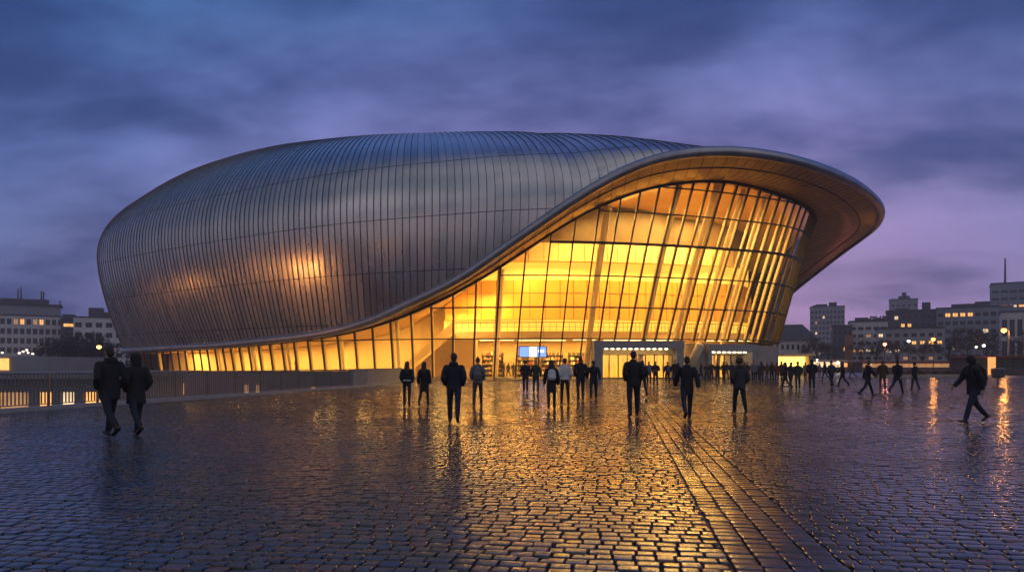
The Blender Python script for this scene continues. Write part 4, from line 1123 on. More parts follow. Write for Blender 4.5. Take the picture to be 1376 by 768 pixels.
PL = [
 (147, 587, 1.86, 'couple_man', 58, 'black', 'navy', 'tall man in long black jacket walking beside a shorter hooded companion near the railing', None, None),
 (183, 584, 1.70, 'couple_hood', 54, 'black', 'denim', 'shorter hooded person in black coat walking beside the tall man near the railing', None, None),
 (547, 547, 1.58, 'woman_long', 2, 'navy', 'denim', 'long-haired woman in short navy jacket with pale waist pack, near the glass', G1, None),
 (570, 546, 1.57, 'woman_coat', -3, 'black', 'black', 'long-haired woman in longer black coat right of the pale waist pack', G1, None),
 (610, 569, 1.77, 'man_pocket_walk', 0, 'navy', 'denim', 'broad man in dark hooded jacket, hands in pockets, in front of the staircase', G1, None),
 (642, 545, 1.70, 'man_beanie', 0, 'grey', 'brown', 'man in bobble hat and grey backpack, right of the broad hooded man', G1, 'charcoal'),
 (706, 527, 1.65, 'curly_stand', 170, 'black', 'black', 'person in black hooded jacket standing left of the teal-fronted one below the video screen', G2, None),
 (720, 528, 1.63, 'man_stand', 178, 'green', 'charcoal', 'person in dark green jacket standing on the right of the pair below the video screen', G2, None),
 (741, 550, 1.62, 'woman_coat', 0, 'black', 'black', 'woman in black coat carrying a small pale backpack, beside the white jacket', G1, None),
 (759, 544, 1.68, 'woman_puffer', 0, 'white', 'black', 'person in short white quilted jacket among the dark coats', G1, None),
 (780, 538, 1.78, 'man_pocket_stand', 4, 'black', 'denim', 'tall man in black jacket and jeans right of the white quilted jacket', G1, None),
 (797.5, 536, 1.66, 'man_swing', -5, 'navy', 'denim', 'hatless man in navy coat just left of the wide entrance portal', G1, None),
 (851, 560, 1.82, 'man_pocket_stand', 0, 'black', 'navy', 'big man in black jacket walking straight at the wide entrance portal', G1, None),
 (863, 533, 1.66, 'woman_long', 0, 'black', 'black', 'woman half hidden behind the big man in front of the wide portal', G1, None),
 (872, 517, 1.68, 'man_stand', 0, 'blue', 'denim', 'person in blue jacket beside one in black at the doors of the wide portal', G2, None),
 (881, 519, 1.68, 'fold_stand', 170, 'black', 'black', 'person in black with folded arms next to the blue jacket at the wide portal', G2, None),
 (897, 516, 1.66, 'man_stand', 5, 'navy', 'black', 'person in navy with a blue backpack near the right jamb of the wide portal', G2, None),
 (907, 516, 1.78, 'man_pocket_stand', 175, 'black', 'navy', 'tall person in black at the right jamb of the wide portal', G2, None),
 (923, 564, 1.70, 'man_swing', -4, 'black', 'denim', 'man in long black jacket and jeans striding with arms out before the leaning pillar', G1, None),
 (941.5, 513, 1.66, 'woman_coat', 90, 'black', 'black', 'lone person in black by the pale stone pier between the two portals', G2, None),
 (956, 511.5, 1.75, 'man_stand', 160, 'charcoal', 'black', 'first person from the left in the queue at the small portal', G2, None),
 (964, 513, 1.66, 'fold_stand', 15, 'black', 'charcoal', 'second person from the left in the small portal queue, in black', G2, None),
 (972.5, 512, 1.72, 'hood_coat', 200, 'black', 'black', 'hooded person in a coat third from the left in the queue at the small portal', G2, None),
 (983, 511.5, 1.70, 'man_pocket_stand', 0, 'navy', 'black', 'fourth person from the left in the queue at the small portal, in navy', G2, None),
 (993.5, 556, 1.64, 'curly_stand', 0, 'charcoal', 'black', 'stocky person with bushy reddish hair standing in front of the small portal', G1, 'brownhair'),
 (1004, 512, 1.68, 'woman_long', 190, 'black', 'denim', 'woman in short jacket just right of the bushy-haired person at the small portal', G2, None),
 (1012.5, 513, 1.76, 'man_beanie', 170, 'grey', 'black', 'man in grey jacket and bobble hat at the right jamb of the small portal', G2, 'charcoal'),
 (1023, 514, 1.72, 'hood_coat', 0, 'charcoal', 'black', 'person in long charcoal hooded coat standing alone before the stone block', G2, None),
 (1037, 512, 1.72, 'man_stand', 20, 'black', 'black', 'person in black left of the red jacket at the corner of the stone block', G2, None),
 (1044, 512, 1.68, 'man_pocket_walk', -20, 'red', 'charcoal', 'person in dark red jacket at the right corner of the stone block', G2, None),
 (1055, 523, 1.62, 'woman_coat', 60, 'black', 'black', 'woman in black coat on the left of the trio right of the arena', G3, None),
 (1062.5, 521, 1.66, 'stride', -50, 'charcoal', 'black', 'middle person of the trio right of the arena, striding', G3, None),
 (1072, 523, 1.64, 'man_pocket_stand', -10, 'green', 'charcoal', 'person in dark green jacket on the right of the trio right of the arena', G3, None),
 (911, 512.5, 1.70, 'woman_coat', 15, 'charcoal', 'black', 'woman in charcoal coat behind the tall person at the right jamb', G2, None),
 (950, 510.8, 1.66, 'curly_stand', 190, 'brown', 'black', 'person in brown hooded jacket at the left jamb of the small portal', G2, None),
 (976, 509.5, 1.74, 'beanie_swing', 10, 'green', 'black', 'person in green with bobble hat inside the mouth of the small portal', G2, 'grey'),
 (989, 510, 1.70, 'woman_long', 175, 'grey', 'black', 'woman in grey short jacket left of the bushy-haired head', G2, None),
 (1000, 510, 1.78, 'man_stand', 0, 'navy', 'black', 'tall man in navy just right of the bushy-haired head', G2, None),
 (1018, 511, 1.64, 'fold_stand', 150, 'blue', 'black', 'person in blue with folded arms left of the long hooded coat', G2, None),
 (1031, 510, 1.70, 'woman_coat', 200, 'brown', 'black', 'woman in brown coat before the stone block', G2, None),
 (1050, 512, 1.75, 'man_pocket_stand', 30, 'charcoal', 'black', 'man in charcoal just right of the dark red jacket', G2, None),
 (1082, 510, 1.70, 'man_stand', 120, 'grey', 'black', 'far figure in grey left of the broad hooded person', G3, None),
 (1108, 512, 1.72, 'woman_long', 40, 'black', 'denim', 'far long-haired woman in black between blue jacket and bobble hat', G3, None),
 (1145, 508, 1.70, 'man_pocket_walk', 60, 'black', 'black', 'far figure in black walking below the pale apartment block', G3, None),
 (1091, 523, 1.76, 'hood_coat', -15, 'black', 'black', 'broad hooded person in black coat standing below the grey tower', G3, None),
 (1101, 505, 1.70, 'man_stand', 30, 'blue', 'charcoal', 'far small figure in blue jacket between the hooded person and a pair', G3, None),
 (1117, 520, 1.72, 'man_beanie', 10, 'charcoal', 'black', 'person in bobble hat and charcoal jacket left of a striding man', G3, 'green'),
 (1132, 519, 1.72, 'stride', 75, 'navy', 'navy', 'man in navy stepping left, right of the bobble hat in charcoal', G3, None),
 (1166, 532, 1.70, 'stride', -95, 'navy', 'navy', 'man in navy jacket and jeans striding right in profile across the plaza', G3, None),
 (1186, 524, 1.70, 'man_stand', -20, 'brown', 'brown', 'person in brown clothes between the two men in profile on the right', G3, 'brownhair'),
 (1206, 529, 1.74, 'man_swing', -60, 'black', 'denim', 'man in black jacket and jeans walking right, left of the low hedge', G3, None),
 (1229, 524, 1.56, 'beanie_swing', 20, 'navy', 'charcoal', 'short person in bobble hat and navy walking in front of the low hedge', G3, 'navy'),
 (1308, 568, 1.72, 'stride_hood', 96, 'black', 'denim', 'man striding left in profile with backpack and shoulder bag, nearest on the right', None, None),
]
rootmap = {}
for p in PL:
    rootmap[p[0]] = person(*p[:9], hair=p[9])
for q, (px, Yd, var, jac, lab) in enumerate([(677, 80.5, 'man_stand', 'black', 'dark figure left of a pair deep inside the lobby behind the glass'), (683, 80.0, 'woman_coat', 'brown', 'figure in brown coat deep inside the lobby behind the glass'), (690, 81, 'man_pocket_stand', 'charcoal', 'figure in charcoal deep inside the lobby, nearest the shop shelves')]):
    person(px, 500, 1.7, var, 90+60*q, jac, 'black', lab, G4, Yd=Yd, z=.02)
u_ = u_of(400); f_ = C(u_)[2][0]
person(398, 500, 1.75, 'man_stand', 80, 'brown', 'black', 'lone figure behind the low left glass strip above the railing', None, Yd=float(f_[1])+1.2, z=float(f_[2])+.02)
backpack(rootmap[642], 'grey', 'grey backpack on the man in the bobble hat in front of the glass')
backpack(rootmap[741], 'white', 'small pale backpack on the woman in the black coat', .34)
backpack(rootmap[872], 'grey', 'grey backpack on the blue jacket at the wide portal')
backpack(rootmap[897], 'blue', 'blue backpack on the navy figure near the right jamb of the wide portal')
backpack(rootmap[1308], 'black', 'large black backpack on the man striding left on the right', .46)
# shoulder bag and waist pack
r_ = rootmap[1308]
bg = empty('shoulder_bag', tuple(r_.location), r_.rotation_euler[2], 'black shoulder bag hanging at the hip of the man striding left', 'bag'); bg.scale = r_.scale
b = MB(); b.tube([(.24, -.20, .86), (.25, -.20, .92), (.25, -.20, 1.04), (.24, -.20, 1.10)], [(.04, .10), (.06, .14), (.06, .14), (.04, .11)], 14); link('bag_body', remesh(b, 'bag_body', .013, 2), CL['black'], bg)
b = MB(); b.tube([(.24, -.28, 1.08), (.05, -.19, 1.35), (-.10, -.06, 1.49), (-.10, .12, 1.40), (.10, .17, 1.2), (.23, -.08, 1.08)], [(.018, .007)]*6, 8); b.build('strap', CL['charcoal'], bg, True)
r_ = rootmap[547]
wp = empty('waist_pack', tuple(r_.location), r_.rotation_euler[2], 'pale grey waist pack on the back of the woman in the short navy jacket', 'bag'); wp.scale = r_.scale
b = MB(); b.tube([(-.12, -.165, 1.0), (-.06, -.195, 1.0), (.06, -.195, 1.0), (.12, -.165, 1.0)], [(.03, .02), (.05, .03), (.05, .03), (.03, .02)], 12, ref=(0, 0, 1)); link('pouch', remesh(b, 'pouch', .011, 2), CL['grey'], wp)
b = MB(); pts = [(math.cos(a)*.172, math.sin(a)*.142, 1.03) for a in np.linspace(-1.9, 4.9, 24)]; b.tube(pts, [(.008, .02)]*24, 8, ref=(0, 0, 1)); b.build('belt', CL['white'], wp, True)
# ------------------------------------------------------------------ the town around the plaza
def wall_mat(name, col, rough=.8): return mat(name, col, rough, 0, .14, .25, .25, 6)
M_pale = wall_mat('pale_render', (0.62, 0.60, 0.60)); M_greyw = wall_mat('grey_render', (0.36, 0.36, 0.38)); M_darkw = wall_mat('dark_render', (0.10, 0.10, 0.115))
M_bluew = wall_mat('slate_panels', (0.26, 0.29, 0.33)); M_brick = wall_mat('orange_brick', (0.34, 0.17, 0.09)); M_roof = mat('slate_roof', (0.07, 0.075, 0.09), .6, 0, .2, .6)
M_pane = mat('dark_window_glass', (0.02, 0.024, 0.03), .12, 0, .3, .15); M_frame = mat('window_frame', (0.22, 0.22, 0.22), .5)
M_lit = [emis('lit_window_amber', (1.0, .46, .12), 1.0, .35, 1.2), emis('lit_window_pale', (1.0, .70, .40), .8, .3, 1.2), emis('lit_window_dim', (1.0, .5, .2), .28, .3, 1.2)]
_winmesh = {}
def win_mesh(w, h, m_):
    k = (round(w, 2), round(h, 2), m_.name)
    if k not in _winmesh:
        b = MB(); t = min(.12, w*.08)
        b.box(-w/2, -w/2+t, 0, .12, 0, h); b.box(w/2-t, w/2, 0, .12, 0, h); b.box(-w/2+t, w/2-t, 0, .12, 0, t); b.box(-w/2+t, w/2-t, 0, .12, h-t, h)
        if w > 1.2: b.box(-t/2, t/2, .02, .10, t, h-t)
        b.cur = 1; b.box(-w/2+t, w/2-t, .05, .09, t, h-t)
        me = b.mesh('window'); me.materials.append(M_frame); me.materials.append(m_); _winmesh[k] = me
    return _winmesh[k]
def facade_part(root, mb, x0, x1, y, z0, z1, cols, rows, wf, hf, lit, top=.0, bottom=0.0, sill=.25):
    """front wall with real openings between piers and spandrels; each window is a part of the building"""
    Wd, Hh = x1-x0, (z1-top)-(z0+bottom)
    cw, rh = Wd/cols, Hh/rows; ww, wh = cw*wf, rh*hf; T = .45
    if bottom: mb.box(x0, x1, y, y+T, z0, z0+bottom)
    for r in range(rows):
        zb = z0+bottom+r*rh; s = rh*sill*(1-hf)*2
        a = zb+s; b = a+wh
        mb.box(x0, x1, y, y+T, zb, a)
        if zb+rh > b+.01: mb.box(x0, x1, y, y+T, b, zb+rh)
        for c in range(cols+1):
            xa = x0 if c == 0 else x0+(c-1)*cw+(cw+ww)/2; xb = x1 if c == cols else x0+c*cw+(cw-ww)/2
            mb.box(xa, xb, y, y+T, a, b)
        for c in range(cols):
            k = lit.get((c, r)); m_ = M_pane if k is None else M_lit[k]
            link('window', win_mesh(ww, wh, m_), None, root, (x0+c*cw+cw/2, y+.22, a))
    if top: mb.box(x0, x1, y, y+T, z1-top, z1)
def building(name, label, pxa, pxb, pytop, Y, z0, depth, cols, rows, m_, wf=.6, hf=.55, lit={}, rz=0, top=1.0, bottom=0.0, group=None, roof='flat', roofm=None, side_cols=0, cat='building', bz=None):
    xa, xb = (pxa-CX)/F*Y, (pxb-CX)/F*Y; z1 = CAMZ+(HY-pytop)/F*Y; w = xb-xa
    rz = rz-math.degrees(math.atan2((xa+xb)/2, Y))*.9
    root = empty(name, ((xa+xb)/2, Y, z0), R(rz), label, cat, group)
    h = z1-z0; mb = MB()
    facade_part(root, mb, -w/2, w/2, 0, 0, h, cols, rows, wf, hf, lit, top, bottom)
    mb.box(-w/2, w/2, .46, depth, 0, h-.003)
    mb.build('wall', m_, root)
    r = MB(); rm = roofm or M_roof
    if roof == 'flat':
        r.box(-w/2-.25, w/2+.25, -.25, depth+.25, h, h+.45)
    elif roof == 'hip':
        e = .6; rh = roof_h[0]
        r.add([(-w/2-e, -e, h), (w/2+e, -e, h), (w/2+e, depth+e, h), (-w/2-e, depth+e, h), (-w/2+w*.28, depth/2, h+rh), (w/2-w*.28, depth/2, h+rh)], [(0, 1, 5, 4), (1, 2, 5), (2, 3, 4, 5), (3, 0, 4), (3, 2, 1, 0)])
    ro = r.build('roof', rm, root)
    return root, w, h, ro
roof_h = [5]
rt = random.Random(21)
def rnd_lit(c, r, p, kinds=(0, 1, 2)):
    return {(i, j): rt.choice(kinds) for i in range(c) for j in range(r) if rt.random() < p}
def roof_boxes(root, ro, h, items, m_=None):
    for x, y, w, d, hh in items:
        MB().box(x-w/2, x+w/2, y, y+d, h+.452, h+.452+hh).build('roof_plant', m_ or M_darkw, ro)
def mast(ro, x, y, z, hh, r=.12):
    b = MB(); b.tube([(x, y, z), (x, y, z+hh)], [r, r*.5], 6); b.bar((x-.7, y, z+hh*.7), (x+.7, y, z+hh*.7), .08, .08); b.bar((x-.5, y, z+hh*.85), (x+.5, y, z+hh*.85), .08, .08)
    b.build('antenna_mast', M_darkw, ro)
GL = 'town buildings on the left'; GR = 'town buildings on the right'
# left
lit = {(6, 4): 0, (7, 4): 0, (9, 4): 0, (10, 4): 2, (3, 4): 2}
r, w, h, ro = building('office_building', 'long pale office block with rows of square windows at the far left', -32, 83, 424, 260, -4, 16, 16, 6, M_pale, .70, .60, {(8, 5): 0, (11, 5): 0, (10, 5): 2, (7, 5): 2, (13, 1): 2}, 0, .4, 2.0, GL)
MB().box(-w/2+1.5, w/2-3, 2, 14, h+.452, h+4.2).build('setback_storey', M_bluew, ro); MB().box(-w/2+.8, w/2-2.3, 1.2, 14.5, h+4.201, h+4.7).build('setback_roof', M_roof, ro)
MB().box(-6, 9, 4, 12, h+4.702, h+6.6).build('roof_plant', M_darkw, ro)
for x, hh in ((.3, 5.5), (-.6, 5.0), (6.6, 4.5), (7.3, 4.2)): mast(ro, x, 6, h+6.5, hh*.8, .3)
mast(ro, 12.6, 6, h+4.6, 2.2, .25)
r, w, h, ro = building('office_building', 'narrow dark block with one bright amber top window between two pale blocks', 83.5, 104, 429, 255, -4, 14, 1, 7, M_darkw, .74, .42, {(0, 6): 0}, 0, .5, 0, GL)
roof_boxes(r, ro, h, [(-.5, 3, 4, 5, 1.6)])
r, w, h, ro = building('apartment_building', 'pale block with wide windows tucked behind the left end of the arena', 104.5, 175, 427, 250, -4, 14, 6, 6, M_pale, .66, .5, {(4, 1): 2}, 0, .8, 0, GL)
roof_boxes(r, ro, h, [(-2.6, 2, 4.5, 6, 3.2), (1.5, 3, 6, 5, 1.8), (5, 2, 3, 5, 1.2)])
# low building beyond the sunken court, lit colonnade under a flat roof
M_low = wall_mat('low_building_concrete', (0.24, 0.25, 0.28))
lowb = empty('low_pavilion', (-31, 44, -4), R(6), 'low dark flat-roofed pavilion with lit tall windows behind the railing', 'building')
mb = MB(); mb.box(-17, 5.2, .5, 14, 0, 4.6); mb.box(-17, 5.2, 0, .5, 0, 1.2); mb.box(-17, 5.2, 0, .5, 3.75, 4.6)
x = -16.5; q = 0
while x < 4.6:
    wdt = 1.0 if q % 3 else 2.2
    mb.box(x, x+.55, 0, .5, 1.2, 3.75); q += 1
    x += .55+wdt*.8
mb.build('wall', M_low, lowb)
x = -16.5; q = 0
while x < 4.0:
    wdt = (1.0 if q % 3 else 2.2)*.8
    wx0, wx1 = x+.56, min(x+.55+wdt-.01, 5.1)
    wm = MB(); t = .05; wm.box(wx0, wx0+t, .12, .22, 1.2, 3.75); wm.box(wx1-t, wx1, .12, .22, 1.2, 3.75); wm.box(wx0+t, wx1-t, .12, .22, 2.6, 2.68); wm.cur = 1; wm.box(wx0+t, wx1-t, .16, .19, 1.2, 2.6); wm.box(wx0+t, wx1-t, .16, .19, 2.68, 3.75)
    k = [0, 0, 2, 0, 1, 0, None][q % 7]
    wm.build('window', [M_frame, M_pane if k is None else M_lit[k]], lowb); q += 1; x += .55+wdt
MB().box(-17.6, 5.9, -1.1, 14.6, 4.601, 5.0).build('roof', M_low, lowb)
MB().box(-17, -.6, 5.0, 13, 5.001, 6.05).build('rooftop_block', M_low, lowb)
wm = MB(); wm.box(-9.5, -3.1, 4.90, 4.99, 5.1, 5.9); wm.build('rooftop_window', M_lit[0], lowb)
# lit windows low in the arena plinth seen through the railing
for px in (214, 226, 236, 246, 330, 345, 420):
    u = u_of(px); f_ = C(u)[2][0]; n = fnormal(u); c = Vector(f_)+Vector(n)*.40; c.z = -1.75
    MB().obox(c, Vector((-n[1], n[0], 0)), Vector(n), Vector((0, 0, 1)), .32, .04, .75).build('basement_window', M_lit[1 if px < 240 else 2], arena)

# right
r, w, h, ro = building('tower_block', 'plain grey tower block with a few lit windows right of the canopy', 1091, 1133, 412, 400, 0, 16, 9, 11, M_greyw, .55, .5, {(1, 6): 1, (3, 9): 1, (7, 5): 1, (6, 3): 1, (8, 6): 2, (2, 2): 1, (5, 7): 2, (1, 8): 2}, 0, 1.4, 0, GR)
roof_boxes(r, ro, h, [(-3, 3, 6, 5, 1.4), (3, 4, 4, 4, 2.4), (-6.5, 4, 2, 3, 1.0)])
roof_h[0] = 4.4
r, w, h, ro = building('town_house', 'white house with a dark hipped roof beside the right foot of the arena', 1036, 1095, 457, 185, 0, 10, 9, 3, M_pale, .5, .55, {(5, 0): 2}, 0, .5, 0, GR, 'hip')
for k in range(5):
    d = MB(); x = -4.4+k*2.2; d.box(x-.4, x+.4, .6, 2.2, h+.2, h+1.5); d.build('dormer', M_darkw, ro)
r, w, h, ro = building('town_house', 'dark block with an orange brick bay below the hill', 1120, 1144, 438, 230, 0, 12, 4, 5, M_darkw, .5, .5, rnd_lit(4, 5, .18), 0, .8, 0, GR)
MB().box(.6, 3.2, -.5, -.005, 0, h-3).build('brick_bay', M_brick, r)
r, w, h, ro = building('apartment_building', 'pale apartment block with wide grey balconies below the hill', 1144, 1190, 432, 240, 0, 14, 5, 6, M_pale, .7, .45, {(0, 2): 0, (1, 2): 0, (2, 2): 1, (3, 2): 0, (2, 4): 2}, 0, 1.0, 0, GR)
roof_boxes(r, ro, h, [(-2, 3, 4, 4, 1.2), (3, 3, 3, 4, .8)])
r, w, h, ro = building('tower_block', 'narrow tower with a rooftop drum rising behind the hillside blocks', 1198, 1231, 402, 420, 0, 15, 5, 12, M_greyw, .5, .45, rnd_lit(5, 12, .05), 0, 2.0, 0, GR)
dr = MB(); dr.tube([(.5, 6, h+.45), (.5, 6, h+2.4)], [3.4, 3.0], 14); dr.tube([(.5, 6, h+2.39), (.5, 6, h+4.6)], [1.2, 1.2], 12); dr.build('roof_drum', M_darkw, ro)
r, w, h, ro = building('apartment_building', 'dark long block with terraces in front of the narrow tower', 1196, 1266, 417, 300, 0, 14, 9, 7, M_darkw, .62, .5, rnd_lit(9, 7, .12), 0, 1.2, 0, GR)
roof_boxes(r, ro, h, [(4, 3, 3, 4, 3.2), (-5, 3, 5, 4, 1.0)])
r, w, h, ro = building('apartment_building', 'stepped pale terrace house lower down in front of the dark long block', 1183, 1262, 441, 210, 0, 14, 8, 5, M_greyw, .6, .5, {(4, 3): 0, (5, 3): 0, (6, 3): 0, (1, 2): 1, (2, 2): 1, (0, 4): 1, (6, 1): 2, (3, 1): 2, (7, 3): 0}, 0, .8, 0, GR)
r, w, h, ro = building('office_building', 'wide slate office block with a lit orange top sign built as windows', 1266, 1352, 413, 280, 0, 16, 10, 7, M_bluew, .74, .5, {(1, 6): 0, (2, 6): 0, (3, 6): 0, (4, 6): 0, (2, 2): 1, (5, 3): 2, (8, 1): 2, (6, 4): 1}, 0, 1.0, 0, GR)  # lit windows of the top row stand in for an illuminated sign
roof_boxes(r, ro, h, [(-3, 3, 9, 5, 1.4), (3, 3, 5, 4, 2.1)])
r, w, h, ro = building('office_building', 'tall dark slab with a slim mast at the right edge', 1340, 1420, 379, 330, 0, 18, 8, 11, M_bluew, .8, .35, {(2, 8): 1, (1, 8): 0, (3, 8): 0}, 0, 2.2, 0, GR)
mast(ro, -8.2, 4, h+.4, 12, .5)
r, w, h, ro = building('office_building', 'pale building with tall white columns at the right edge', 1354, 1440, 418, 220, 0, 16, 10, 2, M_pale, .7, .8, {}, 0, 1.6, 3.0, GR)
# lit kiosk and shops at street level
def kiosk(px, py_top, Y, w, d, label, bodym, litm, awn, nm='kiosk', rz=0):
    x = (px-CX)/F*Y; h = CAMZ+(HY-py_top)/F*Y
    k = empty(nm, (x, Y, 0), R(rz), label, 'kiosk')
    b = MB(); b.box(-w/2, w/2, 1.2, d, 0.0, h-.35); b.box(-w/2, -w/2+.18, 0, 1.2, 0, h-.35); b.box(w/2-.18, w/2, 0, 1.2, 0, h-.35); b.box(-w/2+.18, w/2-.18, .1, .3, 0, .95); b.build('wall', bodym, k)
    b = MB(); b.box(-w/2-.4, w/2+.4, -.7, d+.2, h-.349, h); b.build('roof', awn, k)
    n = max(1, int(w/1.6)); ww = (w-.4)/n
    for i in range(n):
        b = MB(); b.box(-w/2+.2+i*ww+.05, -w/2+.2+(i+1)*ww-.05, 1.12, 1.19, 1.0, h-.45); b.build('lit_window', litm, k)
    b = MB(); b.box(-w/2+.18, w/2-.18, .05, .45, .951, 1.0); b.build('counter', M_frame, k)
    return k
M_red = mat('red_brown_roof', (0.16, 0.05, 0.04), .5); M_awn = mat('white_awning', (0.55, 0.52, 0.5), .6)
kiosk(1064, 474.5, 100, 5.2, 4, 'glowing yellow kiosk beside the right corner of the arena', M_cream, emis('kiosk_glow', (1, .66, .15), 1.6), M_awn)
kiosk(1112, 483, 150, 7, 4, 'low lit shop hut with a white roof below the grey tower', M_darkw, M_lit[1], M_awn)
kiosk(1132, 484, 165, 6, 4, 'small lit hut under the orange brick bay', M_brick, M_lit[0], M_awn)
kiosk(1226, 485, 140, 20, 6, 'long low shelter with a reddish roof behind the hedge', M_darkw, M_lit[2], M_red)
kiosk(1368, 477.5, 105, 13, 6, 'wide low pavilion with a reddish roof and an amber doorway at the right edge', M_darkw, mat('pavilion_green_glass', (0.05, 0.07, 0.045), .2), M_red)
d_ = MB(); d_.box(-.55, .55, 0, .12, .02, 2.6); tag(d_.build('lit_doorway_panel', emis('amber_door', (1, .42, .12), .75, .2, 1), None, False, tuple(at(1333, 490, 103.5)-Vector((0, 0, CAMZ)))), 'glowing amber panel for the lit doorway of the reddish pavilion', 'doorway')  # glowing slab stands in for the pavilion's lit door
kiosk(88, 487, 150, 3.4, 3, 'small bright stall among the trees on the far left', M_cream, M_lit[1], M_awn)
# hills and woods behind the right-hand town
hl = MB(); xs = np.linspace(60, 620, 57)
def hz_(x): return 1.45+520*(np.interp(x/520*F+CX, [780, 1000, 1100, 1150, 1200, 1260, 1320, 1376, 1700], [0, 16, 30, 52, 60, 66, 66, 60, 20]))/F
for row, (Yh, k) in enumerate(((440, 0.0), (470, .6), (520, .92), (600, 1.0), (760, .5))):
    hl.v += [(x*Yh/520, Yh, -.5 if k == 0 else max(-.4, hz_(x)*k+1.5*math.sin(x*.09+row))) for x in xs]
for rr_ in range(4):
    for i in range(len(xs)-1):
        a = rr_*len(xs)+i; hl.f.append((a, a+1, a+1+len(xs), a+len(xs))); hl.mi.append(0)
tag(hl.build('hills', mat('hill_grass', (0.03, 0.038, 0.03), .9, 0, .4, .05), None, True), kind='structure')
M_leaf = mat('dusk_leaves', (0.045, 0.05, 0.032), .8, 0, .4, .7); M_twig = mat('bark', (0.05, 0.038, 0.03), .9, 0, .3, 4)
def leaf_cloud(mb, cen, rad, n, size, rr_):
    for _ in range(n):
        while True:
            p = Vector((rr_.uniform(-1, 1), rr_.uniform(-1, 1), rr_.uniform(-1, 1)))
            if .1 < p.length < 1: break
        c = Vector(cen)+Vector((p.x*rad[0], p.y*rad[1], p.z*rad[2]))
        a = Vector((rr_.gauss(0, 1), rr_.gauss(0, 1), rr_.gauss(0, 1))).normalized(); b = a.orthogonal().normalized(); c2 = a.cross(b); s = size*rr_.uniform(.6, 1.4)
        mb.quad(c-b*s-c2*s*.6, c+b*s-c2*s*.6, c+b*s+c2*s*.6, c-b*s+c2*s*.6)
wd = MB(); rw_ = random.Random(4)
for k in range(230):
    x = rw_.uniform(255, 520); z = hz_(x)
    leaf_cloud(wd, (x, 520+rw_.uniform(-25, 30), z+rw_.uniform(0, 2.0)), (rw_.uniform(3, 6), 4, rw_.uniform(2, 4.2)), 34, .9, rw_)
tag(wd.build('woods', M_leaf), kind='stuff')
def tree(px, Y, h, label, group, seed, z0=0.0, bare=.0, wr=.36):
    rr_ = random.Random(seed)
    root = empty('tree', ((px-CX)/F*Y, Y, z0), 0, label, 'tree', group)
    t = MB(); top = Vector((rr_.uniform(-.3, .3), 0, h*.62))
    t.tube([(0, 0, -.1), (0, 0, h*.2), tuple(top*.7+Vector((0, 0, .0))), tuple(top)], [h*.028, h*.021, h*.014, h*.006], 8)
    tips = []
    for k in range(9):
        b0 = Vector((top.x*.5, 0, h*rr_.uniform(.22, .5))); a = rr_.uniform(0, 6.28); e = b0+Vector((math.cos(a)*h*wr*rr_.uniform(.5, 1), math.sin(a)*h*wr*rr_.uniform(.5, 1), h*rr_.uniform(.15, .42)))
        t.tube([b0, (b0+e)/2+Vector((0, 0, h*.03)), e], [h*.010, h*.006, h*.0025], 6); tips.append(e)
        for q in range(4):
            e2 = e+Vector((rr_.uniform(-1, 1), rr_.uniform(-1, 1), rr_.uniform(-.1, 1)))*h*.12; t.tube([(b0+e)/2*(.4)+e*.6, e2], [h*.004, h*.0012], 5); tips.append(e2)
    t.build('trunk', M_twig, root)
    c = MB()
    for e in tips+[top]:
        leaf_cloud(c, e, (h*.115, h*.115, h*.095), int(46*(1-bare)), h*.013, rr_)
    c.build('crown', M_leaf, root)
GT = 'dark trees on the left'; GT2 = 'dark trees on the right'
for i, (px, Y, h, lab) in enumerate([(76, 150, 8.5, 'round dark tree left of the small bright stall'), (97, 165, 10, 'dark tree above the small bright stall'), (112, 150, 9.0, 'broad dark tree left of the amber globe lamp'), (124, 175, 10.5, 'taller dark tree behind the amber globe lamp'), (146, 170, 9.5, 'dark tree hidden partly by the tall man in black'), (58, 180, 8, 'low dark tree in front of the long pale office block')]):
    tree(px, Y, h*1.38, lab, GT, 100+i, -4, .45)
for i, (px, Y, h, lab) in enumerate([(1084, 165, 6.6, 'dark tree in front of the white house'), (1099, 160, 8.0, 'dark bushy tree below the left half of the grey tower'), (1113, 170, 7.2, 'dark tree below the right half of the grey tower'), (1158, 175, 8, 'dark tree before the pale apartment block'), (1178, 180, 9, 'dark tree left of the stepped terrace house'), (1206, 170, 8, 'dark tree before the stepped terrace house'), (1240, 165, 7.5, 'dark tree right of the stepped terrace house lamp'), (1275, 175, 11, 'broad tree at the left end of the slate office block'), (1300, 170, 10, 'broad tree under the middle of the slate office block'), (1325, 170, 11, 'broad tree under the right end of the slate office block'), (1372, 175, 10, 'dark tree before the columned building at the right edge')]):
    tree(px, Y, h, lab, GT2, 200+i, 0, .55 if i % 2 else .4)
# hedge in a trough
hg = empty('hedge_planter', tuple(Vector(((1243-CX)/F*84, 84, 0))), 0, 'long low dark hedge in a stone trough on the right of the plaza', 'hedge')
MB().box(-6.5, 6.5, -.6, .6, -.02, .35).build('trough', M_stone, hg)
hb = MB(); rh_ = random.Random(9)
for k in range(60): leaf_cloud(hb, (rh_.uniform(-6.2, 6.2), rh_.uniform(-.3, .3), rh_.uniform(.4, .62)), (.4, .4, .25), 45, .06, rh_)
hb.build('foliage', M_leaf, hg)
